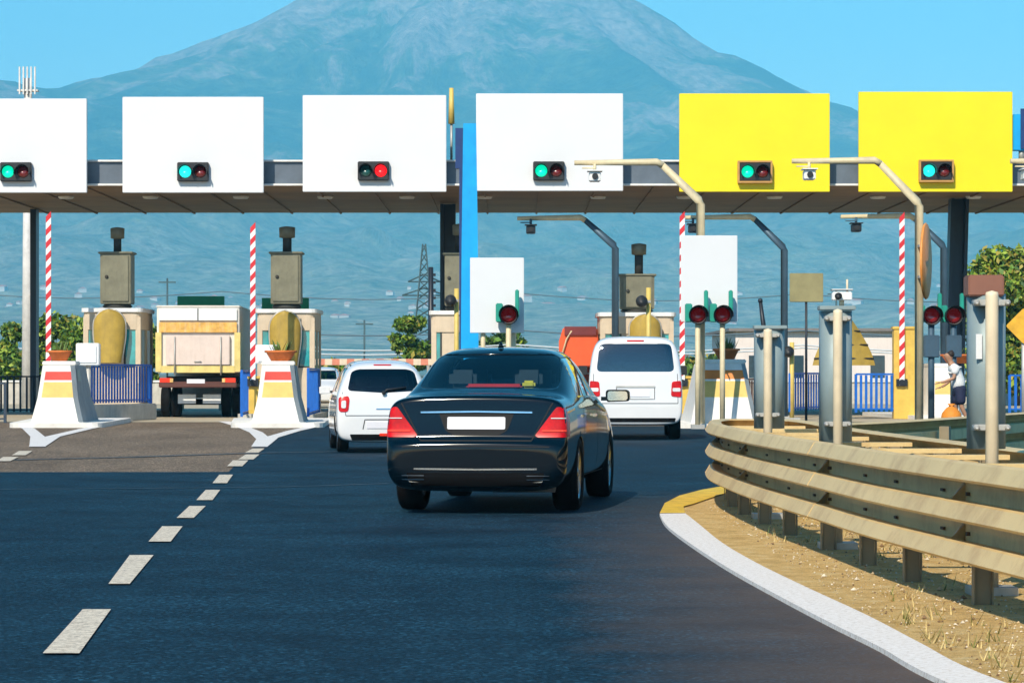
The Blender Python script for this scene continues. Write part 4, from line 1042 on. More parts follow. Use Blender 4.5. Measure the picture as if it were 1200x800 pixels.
for w_ in SWN: cut(body, MB().prism(w_, -1.2, 1.2, 'x'), interior)
patch('rear_window', bv, RW, (0, 1, 0), glass_dark, car, off=-.006, skirt=0, res=.05)
patch('windshield', bv, mirror_pt(WS), (0, -1, 0), glass_dark, car, off=-.006, skirt=0, res=.05)
for w_ in SWN:
    patch('side_window', bv, w_, (-1, 0, 0), glass_black, car, off=-.006, skirt=0, res=.05)
    patch('side_window', bv, mirror_pt(w_), (1, 0, 0), glass_black, car, off=-.006, skirt=0, res=.05)
seats(car, (-1.05, .05), .62, seat_m, 1.06)
red_cloth = mat('red_cloth', (.60, .02, .02), .8); yel_cloth = mat('yellow_cloth', (.75, .6, .05), .8)
MB().box((.02, -1.32, 1.13), (.52, .12, .05)).build('parcel_cloth', red_cloth, car, bevel=.02)
MB().box((.34, -1.30, 1.15), (.12, .1, .07)).build('parcel_toy', yel_cloth, car, bevel=.02)
TL_ = [(.85, .685), (.85, .84), (.80, .945), (.715, .955), (.67, .90), (.515, .70), (.54, .685)]
for sg in (1, -1):
    pl_ = rpoly([(x * sg, z) for x, z in TL_][::sg], .02); o = patch('tail_light', bv, pl_, (-.18 * sg, 1, 0), lampred, car, off=.010, res=.03, piv=-2.40)
    for z0_, z1_ in ((.735, .752), (.85, .858)):
        s_ = MB(); strip(bv, [(x * sg, (z0_ + z1_) / 2) for x in (.58 if z0_ < .8 else .66, .80)], z1_ - z0_, (-.18 * sg, 1, 0), s_, .018, -2.40); s_.build('light_bar', lampred2 if z0_ < .8 else lampwht, o, fix=False)
sm_ = MB()
strip(bv, [(-.50, .66), (-.66, .955), (-.70, 1.02)], .012, (0, 1, 0), sm_); strip(bv, [(.50, .66), (.66, .955), (.70, 1.02)], .012, (0, 1, 0), sm_); strip(bv, [(-.50, .655), (.50, .655)], .014, (0, 1, 0), sm_)
sm_.build('trunk_seam', seam_m, car, fix=False)
patch('plate_recess', bv, rpoly([(-.34, .905), (-.28, .745), (-.20, .70), (.20, .70), (.28, .745), (.34, .905)], .03), (0, 1, 0), seam_m, car, off=.003)
patch('number_plate', bv, rpoly([(-.26, .755), (.26, .755), (.26, .865), (-.26, .865)], .015), (0, 1, 0), plate_m, car, off=.012)
cs = MB(); strip(bv, [(-.50, .905), (0, .912), (.50, .905)], .014, (0, 1, 0), cs, .016); cs.build('trunk_trim', chrome, car, fix=False)
cs = MB(); strip(bv, [(-.55, .405), (0, .40), (.55, .405)], .014, (0, 1, 0), cs, .008); cs.build('bumper_trim', chrome, car, fix=False)
cs = MB(); strip(bv, [(-.66, .60), (0, .605), (.66, .60)], .01, (0, 1, 0), cs, .004); cs.build('bumper_seam', seam_m, car, fix=False)
for zz in (.345, .31):
    for sg in (-1, 1):
        cs = MB(); strip(bv, [(sg * .46, zz), (sg * .66, zz)], .008, (0, 1, 0), cs, .010); cs.build('exhaust_slat', chrome, car, fix=False)
patch('diffuser', bv, rpoly([(-.62, .37), (-.58, .25), (.58, .25), (.62, .37)], .02), (0, 1, 0), under_m, car, off=.006)
for sg in (-1, 1):
    MB().prism(rpoly([(sg * .50 - .10, .285), (sg * .50 + .10, .285), (sg * .50 + .10, .345), (sg * .50 - .10, .345)], .02), -2.50, -2.38).build('exhaust_trim', chrome, car)
    MB().prism(rpoly([(sg * .50 - .085, .293), (sg * .50 + .085, .293), (sg * .50 + .085, .337), (sg * .50 - .085, .337)], .015), -2.505, -2.44).build('exhaust_opening', seam_m, car)
    mm_ = MB().prism(rpoly([(sg * .97 - .12, .965), (sg * .97 + .12, .975), (sg * .97 + .11, 1.09), (sg * .97 - .12, 1.09)], .035), .86, .98).build('wing_mirror', black_paint, car, bevel=.01)
    MB().prism(rpoly([(sg * .97 - .10, .98), (sg * .97 + .10, .985), (sg * .97 + .095, 1.075), (sg * .97 - .10, 1.075)], .03), .853, .862).build('mirror_glass', chrome, mm_)
    MB().box((sg * .85, .93, 1.0), (.1, .05, .04)).build('mirror_arm', black_paint, mm_)
    for y in (-.62, .38): MB().box((sg * .885, y, .86), (.03, .2, .03)).build('door_handle', chrome, car, bevel=.008)
    ds = MB()
    for x in (-1.15, -.24, 1.05): strip(bv, [(x * -sg, .28), (x * -sg, .97)], .012, (-sg, 0, 0), ds)
    strip(bv, [(-1.15 * -sg, .30), (1.05 * -sg, .30)], .012, (-sg, 0, 0), ds); ds.build('door_seam', seam_m, car, fix=False)
ts = MB(); strip(bv, [(-.03, 1.455), (.03, 1.455)], .02, (0, 1, 0), ts, .01)
MB().lathe([(0, 0), (.03, .0), (.012, .05), (0, .055)], (0, -.7, 1.49), n=10).build('roof_antenna', black_paint, car)
for x, y, s_ in ((.715, -1.45, 1), (-.715, -1.45, -1), (.715, 1.62, 1), (-.715, 1.62, -1)): wheel(car, x, y, .335, .24, s_, .72)
MB().box((0, -.0, .27), (1.2, 4.3, .12)).build('floor_pan', under_m, car)
MB().tube([(-.5, -1.45, .30), (.5, -1.45, .30)], .06, 10).build('axle', under_m, car)
MB().lathe([(.0, -.3), (.10, -.28), (.10, .28), (0, .3)], (.38, -2.05, .28), 'x', 14).build('silencer', galv, car)
# placing: rear axle left at photo (475,598); heading turns right
yaw = R(-7.0)
rc = V((P(575, 0, 28.3).x, 28.3, .005)); car.rotation_euler.z = yaw
off = Matrix.Rotation(yaw, 3, 'Z') @ V((0, -1.45, 0)); car.location = (rc.x - off.x, rc.y - off.y, .006)

# ---- white hatchback
def hatch(label, paint, cat='car'):
    car = thing('hatchback_car', label, cat)
    HS = [(-1.83, .28, .60, .50, [(.56, .54), (.4, .56), (.2, .565)], .57),
          (-1.80, .19, .70, .62, [(.66, .72), (.50, .76), (.25, .775)], .78),
          (-1.76, .17, .725, .82, [(.69, .96), (.56, 1.00), (.30, 1.01)], 1.015),
          (-1.58, .16, .73, .86, [(.70, .99), (.56, 1.29), (.32, 1.35)], 1.36),
          (-1.38, .16, .73, .87, [(.70, .98), (.55, 1.40), (.33, 1.46)], 1.47),
          (-.9, .16, .73, .87, [(.70, .98), (.55, 1.44), (.33, 1.505)], 1.515),
          (0, .16, .73, .87, [(.70, .97), (.55, 1.44), (.33, 1.505)], 1.515),
          (.45, .16, .73, .86, [(.70, .96), (.55, 1.40), (.33, 1.46)], 1.47),
          (1.02, .16, .73, .84, [(.68, .93), (.60, 1.05), (.32, 1.10)], 1.11),
          (1.15, .16, .72, .82, [(.66, .90), (.5, .96), (.3, .98)], .985),
          (1.6, .2, .69, .70, [(.6, .78), (.45, .82), (.25, .84)], .845),
          (1.78, .24, .62, .55, [(.52, .62), (.4, .65), (.2, .66)], .66), (1.83, .3, .5, .45, [(.45, .5), (.3, .52), (.15, .53)], .53)]
    body = cage(HS, [paint], 3); body.parent = car; bv = bvh_of(body)
    arches(body, (-1.2, 1.22), .325, .74, under_m)
    cut(body, MB().loft([[V((x, y, z)) for x, z in ((-.58, .5), (.58, .5), (.60, .97), (.50, zt_), (-.50, zt_), (-.60, .97))] for y, zt_ in ((-1.50, 1.30), (-1.2, 1.42), (.3, 1.42), (.95, 1.02))]), interior)
    RWn = rpoly([(-.57, 1.00), (0, .965), (.57, 1.00), (.50, 1.31), (.38, 1.35), (-.38, 1.35), (-.50, 1.31)], .07)
    cut(body, MB().prism(RWn, -3, -1.2), interior)
    WSn = rpoly([(-.58, 1.05), (.58, 1.05), (.50, 1.38), (-.50, 1.38)], .06); cut(body, MB().prism(WSn, .2, 3), interior)
    SW = [rpoly([(-1.35, 1.0), (-.5, .99), (-.5, 1.38), (-1.25, 1.36)], .06), rpoly([(-.4, .99), (.72, .98), (.32, 1.36), (-.4, 1.38)], .06)]
    for w_ in SW: cut(body, MB().prism(w_, -1.2, 1.2, 'x'), interior)
    patch('rear_window', bv, RWn, (0, 1, 0), glass_black, car, off=-.006, skirt=0, res=.05)
    patch('windshield', bv, mirror_pt(WSn), (0, -1, 0), glass_dark, car, off=-.006, skirt=0, res=.06)
    for w_ in SW:
        patch('side_window', bv, w_, (-1, 0, 0), glass_black, car, off=-.006, skirt=0, res=.06); patch('side_window', bv, mirror_pt(w_), (1, 0, 0), glass_black, car, off=-.006, skirt=0, res=.06)
    seats(car, (-.75, .15), .58, seat_m, 1.0)
    for sg in (1, -1):
        o = patch('tail_light', bv, rpoly([(x * sg, z) for x, z in [(.70, .66), (.71, .90), (.55, .92), (.53, .86), (.55, .66)]][::sg], .05), (-.12 * sg, 1, 0), lampred, car, off=.012, piv=-1.72)
        patch('clear_lens', bv, rpoly([(x * sg, z) for x, z in [(.66, .72), (.66, .84), (.585, .85), (.585, .72)]][::sg], .03), (-.12 * sg, 1, 0), lampwht, o, off=.02, piv=-1.72)
    patch('number_plate', bv, rpoly([(-.27, .395), (.27, .395), (.27, .50), (-.27, .50)], .01), (0, 1, 0), plate_m, car, off=.012)
    s_ = MB(); strip(bv, [(-.33, .38), (-.30, .535), (.30, .535), (.33, .38)], .014, (0, 1, 0), s_); s_.build('plate_surround', seam_m, car, fix=False); s_ = MB(); strip(bv, [(-.60, .60), (.60, .60)], .012, (0, 1, 0), s_); strip(bv, [(-.60, .60), (-.645, .98)], .010, (0, 1, 0), s_); strip(bv, [(.60, .60), (.645, .98)], .010, (0, 1, 0), s_)
    s_.build('tailgate_seam', seam_m, car, fix=False)
    patch('tailgate_handle', bv, rpoly([(-.12, .70), (.12, .70), (.12, .715), (-.12, .715)], .004), (0, 1, 0), chrome, car, off=.01, res=.02)
    patch('fog_lamp', bv, rpoly([(-.07, .27), (.07, .27), (.07, .315), (-.07, .315)], .01), (0, 1, 0), lampred2, car, off=.01)
    patch('lower_valance', bv, rpoly([(-.50, .20), (.50, .20), (.54, .30), (-.54, .30)], .02), (0, 1, 0), under_m, car, off=.004)
    patch('brake_light', bv, rpoly([(-.14, 1.41), (.14, 1.41), (.14, 1.43), (-.14, 1.43)], .005), (0, 1, 0), lampred, car, off=.012, res=.02)
    MB().tube([(.0, -1.80, .975), (.05, -1.79, 1.02), (.36, -1.75, 1.06)], .013, 6).lathe([(.0, -.05), (.035, -.03), (.03, .03)], (0, -1.79, .97), 'y', 10).build('wiper', black_pl, car)
    for sg in (-1, 1):
        m_ = MB().prism(rpoly([(sg * .82 - .09, .93), (sg * .82 + .09, .94), (sg * .82 + .08, 1.06), (sg * .82 - .09, 1.06)], .03), .68, .78).build('wing_mirror', paint, car, bevel=.01)
        MB().box((sg * .72, .74, .97), (.08, .04, .04)).build('mirror_arm', black_pl, m_)
        for y in (-.35, .5): MB().box((sg * .745, y, .82), (.03, .18, .03)).build('door_handle', paint, car, bevel=.008)
        patch('headlight', bv, rpoly([(x * sg, z) for x, z in [(.60, .58), (.58, .72), (.42, .70), (.40, .60)]][::-sg], .03), (-.2 * sg, -1, 0), lampwht, car, off=.01) if False else None
    for x, y, s_ in ((.62, -1.2, 1), (-.62, -1.2, -1), (.62, 1.22, 1), (-.62, 1.22, -1)): wheel(car, x, y, .29, .18, s_, .66)
    MB().box((0, -.0, .22), (1.0, 3.2, .1)).build('floor_pan', under_m, car)
    return car
wpaint = mat('white_car_paint', (.74, .74, .75), .25, var=.02, coat=1)
h = hatch('small white hatchback partly hidden behind the left rear of the sedan', wpaint)
def place(car, px, Y, rear, yaw, z=.006):
    o = Matrix.Rotation(yaw, 3, 'Z') @ V((0, rear, 0)); x = P(px, 0, Y).x; car.location = (x - o.x, Y - o.y, z); car.rotation_euler.z = yaw
h.scale = (1, 1, .975)
place(h, 447, 49.0, -1.2, R(6.0), .006)
# a light car coming towards us in the gap at the left
c2 = dup(h, loc=(P(378, 0, 112).x, 112, .01), rz=R(180), label='pale car facing the camera far off left of the hatchback')

# ---- white van
van = thing('passenger_van', 'white passenger van with dark rear window right of the sedan', 'van')
VS = [(-2.46, .38, .74, .58, [(.70, .62), (.5, .64), (.25, .645)], .65),
      (-2.44, .30, .84, .66, [(.82, .80), (.62, .84), (.31, .845)], .85),
      (-2.40, .28, .865, 1.05, [(.84, 1.22), (.76, 1.40), (.40, 1.42)], 1.42),
      (-2.30, .27, .87, 1.10, [(.85, 1.26), (.775, 1.86), (.46, 1.93)], 1.94),
      (-2.16, .27, .87, 1.10, [(.85, 1.26), (.78, 1.93), (.47, 2.00)], 2.01),
      (-1.2, .26, .87, 1.10, [(.85, 1.26), (.78, 1.94), (.47, 2.01)], 2.02), (.7, .26, .87, 1.10, [(.85, 1.25), (.77, 1.92), (.46, 1.99)], 2.0),
      (1.1, .26, .87, 1.09, [(.85, 1.22), (.75, 1.85), (.45, 1.92)], 1.93), (1.95, .26, .87, 1.0, [(.82, 1.12), (.70, 1.18), (.38, 1.22)], 1.23),
      (2.3, .30, .82, .85, [(.70, .95), (.55, 1.0), (.28, 1.02)], 1.02), (2.45, .36, .70, .62, [(.60, .70), (.45, .74), (.2, .75)], .75)]
body = cage(VS, [wpaint], 3); body.parent = van; bv = bvh_of(body)
arches(body, (-1.55, 1.45), .36, .88, under_m)
cut(body, MB().loft([[V((x, y, z)) for x, z in ((-.74, .7), (.74, .7), (.74, 1.3), (.68, zt_), (-.68, zt_), (-.74, 1.3))] for y, zt_ in ((-2.2, 1.84), (-1.9, 1.90), (.8, 1.90), (1.7, 1.25))]), interior)
RV = rpoly([(-.735, 1.31), (.735, 1.31), (.675, 1.85), (-.675, 1.85)], .10); cut(body, MB().prism(RV, -3, -1.9), interior)
WV = rpoly([(-.70, 1.28), (.70, 1.28), (.64, 1.82), (-.64, 1.82)], .08); cut(body, MB().prism(WV, .6, 3), interior)
SV = [rpoly([(-2.05, 1.3), (-.9, 1.3), (-.9, 1.82), (-2.0, 1.82)], .08), rpoly([(-.8, 1.3), (.3, 1.3), (.3, 1.82), (-.8, 1.82)], .08), rpoly([(.4, 1.3), (1.5, 1.28), (.95, 1.80), (.4, 1.82)], .06)]
for w_ in SV: cut(body, MB().prism(w_, -1.2, 1.2, 'x'), interior)
glass_van = glassmat('van_glass', (.20, .52, .62), .02, 5.0)
patch('rear_window', bv, RV, (0, 1, 0), glass_van, van, off=-.006, skirt=0, res=.06); patch('windshield', bv, mirror_pt(WV), (0, -1, 0), glass_dark, van, off=-.006, skirt=0, res=.06)
for w_ in SV:
    patch('side_window', bv, w_, (-1, 0, 0), glass_black, van, off=-.006, skirt=0, res=.08); patch('side_window', bv, mirror_pt(w_), (1, 0, 0), glass_black, van, off=-.006, skirt=0, res=.08)
seats(van, (-1.5, -.5, .6), .7, seat_m, 1.32)
for sg in (1, -1):
    o = patch('tail_light', bv, rpoly([(x * sg, z) for x, z in [(.86, .82), (.86, 1.14), (.68, 1.12), (.66, .84)]][::sg], .04), (-.15 * sg, 1, 0), lampred, van, off=.014, piv=-2.40)
    patch('clear_lens', bv, rpoly([(x * sg, z) for x, z in [(.84, .93), (.84, 1.0), (.69, 1.0), (.69, .93)]][::sg], .02), (-.15 * sg, 1, 0), lampwht, o, off=.022, piv=-2.40)
s_ = MB(); strip(bv, [(-.36, 1.0), (-.36, .78), (.36, .78), (.36, 1.0)], .012, (0, 1, 0), s_); s_.build('plate_surround', seam_m, van, fix=False); s_ = MB(); strip(bv, [(-.80, .70), (.80, .70)], .014, (0, 1, 0), s_); strip(bv, [(-.80, .70), (-.79, 1.27)], .010, (0, 1, 0), s_); strip(bv, [(.80, .70), (.79, 1.27)], .010, (0, 1, 0), s_)
s_.build('tailgate_seam', seam_m, van, fix=False)
patch('handle_trim', bv, rpoly([(-.37, 1.01), (.37, 1.01), (.37, 1.04), (-.37, 1.04)], .008), (0, 1, 0), galv, van, off=.016, res=.03)
patch('number_plate', bv, rpoly([(-.27, .83), (.27, .83), (.27, .94), (-.27, .94)], .01), (0, 1, 0), plate_m, van, off=.012)
patch('lower_bumper', bv, rpoly([(-.74, .34), (.74, .34), (.76, .42), (-.76, .42)], .02), (0, 1, 0), under_m, van, off=.006)
patch('brake_light', bv, rpoly([(-.16, 1.90), (.16, 1.90), (.16, 1.925), (-.16, 1.925)], .006), (0, 1, 0), lampred, van, off=.014, res=.02)
MB().box((0, -2.44, .745), (.16, .02, .03)).build('badge_handle', chrome, van, bevel=.006)
for sg in (-1, 1):
    m_ = MB().prism(rpoly([(sg * 1.0 - .09, 1.24), (sg * 1.0 + .09, 1.25), (sg * 1.0 + .08, 1.44), (sg * 1.0 - .09, 1.44)], .03), 1.3, 1.42).build('wing_mirror', black_pl, van, bevel=.01)
    MB().box((sg * .89, 1.36, 1.28), (.1, .05, .04)).build('mirror_arm', black_pl, m_)
for x, y, s_ in ((.75, -1.55, 1), (-.75, -1.55, -1), (.75, 1.45, 1), (-.75, 1.45, -1)): wheel(van, x, y, .335, .23, s_, .66)
MB().box((0, 0, .33), (1.3, 4.2, .12)).build('floor_pan', under_m, van)
van.scale = (1, 1, .975)
place(van, 744, 58.8, -1.55, R(-1.5), .006)

# ---- box truck seen from behind
tr = thing('box_truck', 'white box truck with yellow framed rear door waiting at the left booth', 'truck', (P(232, 0, 86).x, 86, .012), R(2.0))
tw_ = mat('truck_white', (.74, .70, .64), .5, var=.05, dirt=.25, streak=True, dcol=(.45, .33, .2)); ty_ = mat('truck_yellow', (.74, .58, .20), .5, var=.15, dirt=.2, streak=True)
to_ = mat('truck_orange', (.74, .40, .08), .5, var=.25, sc=5, dirt=.6, streak=True, dcol=(.7, .6, .45)); tl_ = mat('tail_lift_pink', (.70, .57, .50), .5, var=.06, dirt=.3, streak=True, dcol=(.45, .32, .22))
k_ = 86 / F
def tz(py): return CH + (HY - py) * k_
def txx(px): return (px - 232) * k_
hwT = txx(281); zt2, zb2 = tz(360), tz(437)
MB().box((0, 3.2, (zt2 + zb2) / 2), (hwT * 2 - .04, 6.3, zt2 - zb2)).box((0, 3.2, zt2 + .01), (hwT * 2, 6.36, .06)).build('cargo_box', tw_, tr, bevel=.02)
MB().box((0, .01, (tz(362) + tz(376)) / 2), (hwT * 1.86, .06, tz(362) - tz(376))).build('header_panel', white_paint, tr, bevel=.008)
MB().box((0, .0, tz(384)), (hwT * 1.86, .07, tz(378) - tz(390))).build('orange_band', to_, tr, bevel=.008)
rf_ = MB()
for sx_ in (-1, 1): rf_.box((sx_ * hwT * .94, .0, (tz(390) + tz(436)) / 2), (hwT * .14, .09, tz(390) - tz(436)))
rf_.box((0, 0, tz(433)), (hwT * 1.76, .09, tz(429) - tz(437))); rf_.build('door_frame', ty_, tr)
MB().box((0, -.03, (tz(393) + tz(428)) / 2), (hwT * 1.52, .12, tz(393) - tz(428))).build('tail_lift', tl_, tr, bevel=.015)
hb_ = MB()
for sx_ in (-.55, .55):
    hb_.tube([(sx_ * hwT, -.12, tz(395)), (sx_ * hwT, -.12, tz(440))], .02, 6)
hb_.tube([(-.1, -.12, tz(424)), (.1, -.12, tz(424))], .015, 6)
hb_.build('door_bar', galv, tr)
MB().box((.0, .02, tz(369)), (.03, .09, tz(362) - tz(376))).build('centre_bar', dark_metal, tr)
ch_ = MB().box((0, 3.2, tz(446)), (hwT * 1.5, 6.2, .22)).build('chassis', under_m, tr)
MB().box((0, -.08, tz(451)), (hwT * 1.85, .14, .17)).build('bumper_bar', mat('bumper_dark_red', (.10, .03, .02), .6), tr, bevel=.02)
for sx_ in (-1, 1):
    o = MB().box((sx_ * hwT * .76, -.12, tz(446)), (.34, .08, .13)).build('tail_light', lampred2, tr, bevel=.01)
    MB().box((sx_ * hwT * .62, -.17, tz(446)), (.09, .02, .11)).build('amber_lens', to_, o)
MB().box((-.05, -.14, tz(447)), (.50, .03, .12)).build('number_plate', plate_m, tr)
sp_ = MB().box((-hwT * .30, .6, tz(468)), (.5, .08, .26)).build('spray_flap', white_paint, tr)
MB().box((hwT * .30, .6, tz(468)), (.5, .08, .26)).build('spray_flap', white_paint, tr)
for y in (1.6, 5.9):
    for sx_ in (-1, 1):
        for dx in ((0, .30) if y < 3 else (0,)): wheel(tr, sx_ * (hwT * .86 - dx), y, .43, .26, sx_, .56)
MB().tube([(-.8, 1.6, .43), (.8, 1.6, .43)], .09, 10).build('axle', under_m, tr)
MB().loft([[V((x * hwT * .95, y, z)) for x, y, z in ((-1, 6.5, .5), (1, 6.5, .5), (1, 8.2, .5), (-1, 8.2, .5))], [V((x * hwT * .95, y, z)) for x, y, z in ((-1, 6.5, 1.6), (1, 6.5, 1.6), (1, 8.25, 1.5), (-1, 8.25, 1.5))], [V((x * hwT * .88, y, z)) for x, y, z in ((-1, 6.5, 2.5), (1, 6.5, 2.5), (1, 7.8, 2.45), (-1, 7.8, 2.45))]]).build('cab', tw_, tr, bevel=.05)
for sx_ in (-1, 1): MB().box((sx_ * (hwT + .2), 7.9, 1.7), (.2, .08, .45)).build('wing_mirror', black_pl, tr, bevel=.02)

# ---- orange-red lorry beyond the sedan
lr = thing('tipper_lorry', 'orange red lorry seen between the sedan roof and the white van', 'truck', (P(678, 0, 87).x, 87, .012), R(-3))
ored = mat('lorry_red', (.78, .10, .02), .5, var=.08); dred = mat('lorry_maroon', (.16, .02, .02), .6)
kk = 87 / F; lz = lambda py: CH + (HY - py) * kk; lw = 21 * kk * 1.1
MB().loft([[V((-lw, y, lz(430))), V((lw, y, lz(430))), V((lw, y, lz(397))), V((lw * .86, y, lz(384))), V((-lw * .78, y, lz(384))), V((-lw, y, lz(400)))] for y in (0, 4.5)]).build('tipper_body', ored, lr, bevel=.03)
MB().box((.05, -.03, lz(388)), (lw * 1.6, .08, .24)).build('tarp_edge', dred, lr)
MB().tube([(-lw * .95, -.06, lz(425)), (-lw * .6, -.06, lz(398)), (-lw * .35, -.06, lz(388))], .025, 6).build('hook_rope', cream_pole, lr)
MB().box((0, 2.2, .85), (lw * 1.3, 4.8, .25)).build('chassis', under_m, lr)
MB().box((0, -.05, .72), (lw * 1.8, .1, .16)).build('bumper_bar', lampred, lr)
for sx_ in (-1, 1): MB().box((sx_ * lw * .8, -.1, .95), (.25, .06, .14)).build('tail_light', lampred2, lr)
for y in (1.0, 4.6):
    for sx_ in (-1, 1): wheel(lr, sx_ * lw * .8, y, .45, .28, sx_, .56)
MB().box((0, 5.5, 1.5), (lw * 1.9, 1.6, 1.7)).build('cab', ored, lr, bevel=.1)

# ------------------------------------------------------------------ person
def skin(name, verts, edges, radii, m, parent, sub=2, root=0, mats=None):
    me = bpy.data.meshes.new(name); me.from_pydata([V(v) for v in verts], edges, []); me.materials.append(m)
    o = bpy.data.objects.new(name, me); COL.objects.link(o)
    sk = o.modifiers.new('k', 'SKIN'); lay = me.skin_vertices[0] if me.skin_vertices else me.attributes and None
    if not me.skin_vertices:
        bm = bmesh.new(); bm.from_mesh(me); bm.verts.layers.skin.verify(); bm.to_mesh(me); bm.free()
    for i, r in enumerate(radii):
        d = me.skin_vertices[0].data[i]; d.radius = r if isinstance(r, tuple) else (r, r); d.use_root = (i == root)
    ss = o.modifiers.new('s', 'SUBSURF'); ss.levels = ss.render_levels = sub
    apply(o); o.data.polygons.foreach_set('use_smooth', [True] * len(o.data.polygons)); o.parent = parent
    if not o.data.materials: o.data.materials.append(m)
    return o
skin_m = mat('skin', (.42, .22, .13), .6); shirt_m = mat('white_shirt', (.80, .80, .79), .8, bump=.3, bs=12); short_m = mat('navy_shorts', (.01, .015, .05), .8, bump=.2, bs=14); hair_m = mat('dark_hair', (.03, .018, .012), .7)
pr = thing('person', 'person in white shirt and navy shorts leaning forward by the beige nose', 'person', (P(1124, 0, 70).x, 70, .01), R(95))
# facing local +y (turned to photo left), leaning forward; metres
bv_ = [(0, 0, .93), (0, .03, 1.10), (0, .10, 1.30), (0, .16, 1.42), (0, .21, 1.50), (0, .235, 1.58), (0, .25, 1.66), (0, .25, 1.71),
       (.16, .12, 1.38), (.20, .10, 1.13), (.18, .30, .97), (.17, .38, .93), (-.16, .12, 1.38), (-.21, .17, 1.13), (-.18, .40, 1.05), (-.17, .48, 1.04),
       (.10, .0, .88), (.12, .06, .50), (.11, -.02, .10), (.12, .10, .035), (-.10, 0, .88), (-.12, -.02, .50), (-.12, -.20, .12), (-.12, -.10, .04)]
be = [(0, 1), (1, 2), (2, 3), (3, 4), (4, 5), (5, 6), (6, 7), (3, 8), (8, 9), (9, 10), (10, 11), (3, 12), (12, 13), (13, 14), (14, 15), (0, 16), (16, 17), (17, 18), (18, 19), (0, 20), (20, 21), (21, 22), (22, 23)]
br = [(.14, .11), (.13, .10), (.15, .10), (.10, .08),   .06, (.085, .10), (.098, .115), (.075, .085), .055, .043, .033, .026, .055, .043, .033, .026, .085, .058, .04, .035, .085, .058, .04, .035]
skin('body', bv_, be, br, skin_m, pr)
sh_v = [(0, 0.0, .84), (0, .03, 1.10), (0, .10, 1.30), (0, .16, 1.41), (0, .19, 1.45), (.17, .12, 1.37), (.205, .10, 1.20), (-.17, .12, 1.37), (-.215, .16, 1.20)]
skin('shirt', sh_v, [(0, 1), (1, 2), (2, 3), (3, 4), (3, 5), (5, 6), (3, 7), (7, 8)], [(.22, .19), (.20, .17), (.205, .155), (.15, .12), (.07, .07), .10, .085, .10, .085], shirt_m, pr)
skin('shorts', [(0, 0.01, 1.03), (0, 0, .86), (.10, .0, .80), (.125, .05, .52), (-.10, 0, .80), (-.125, -.01, .52)], [(0, 1), (1, 2), (2, 3), (1, 4), (4, 5)], [(.19, .16), (.19, .17), .14, .12, .14, .12], short_m, pr)
skin('hair', [(0, .17, 1.60), (0, .19, 1.68), (0, .25, 1.745)], [(0, 1), (1, 2)], [(.09, .08), (.118, .10), (.105, .10)], hair_m, pr)
for sx_ in (-1, 1):
    hx = .17 * sx_; hy, hz_ = (.38, .93) if sx_ > 0 else (.48, 1.04)
    hv = [(hx, hy, hz_), (hx, hy + .06, hz_ - .02)]; he = [(0, 1)]; hr = [.026, (.028, .018)]
    for k in range(4):
        b0 = len(hv); hv += [(hx + (k - 1.5) * .017, hy + .10, hz_ - .03), (hx + (k - 1.5) * .018, hy + .14 - abs(k - 1.5) * .006, hz_ - .055)]; he += [(1, b0), (b0, b0 + 1)]; hr += [.009, .008]
    b0 = len(hv); hv += [(hx - .03 * sx_, hy + .06, hz_ - .02), (hx - .045 * sx_, hy + .09, hz_ - .035)]; he += [(1, b0), (b0, b0 + 1)]; hr += [.010, .008]
    skin('hand', hv, he, hr, skin_m, pr, 1)
    MB().box((.115 * sx_, (.07 if sx_ > 0 else -.12), .03), (.09, .26, .06)).build('shoe', white_paint, pr, bevel=.02)
MB().lathe([(0, -.006), (.010, 0)], (.03, .333, 1.685), 'y', 8).lathe([(0, -.006), (.010, 0)], (-.03, .333, 1.685), 'y', 8).build('eyes', seam_m, pr)
MB().box((0, .345, 1.655), (.02, .03, .035)).build('nose', skin_m, pr, bevel=.006)
t = thing('sack', 'orange sack on the ground in front of the person in white', 'sack', (P(1112, 0, 70).x, 69.6, .01))
o = MB().lathe([(.0, 0), (.20, .01), (.25, .15), (.22, .34), (.12, .46), (.05, .50), (.09, .56), (0, .55)], n=16).build('bag', mat('sack_orange', (.75, .25, .02), .7, bump=.5, bs=10), t)
MB().tube([(.05, 0, .5), (-.05, 0, .51)], .05, 8).build('tie', seam_m, t)

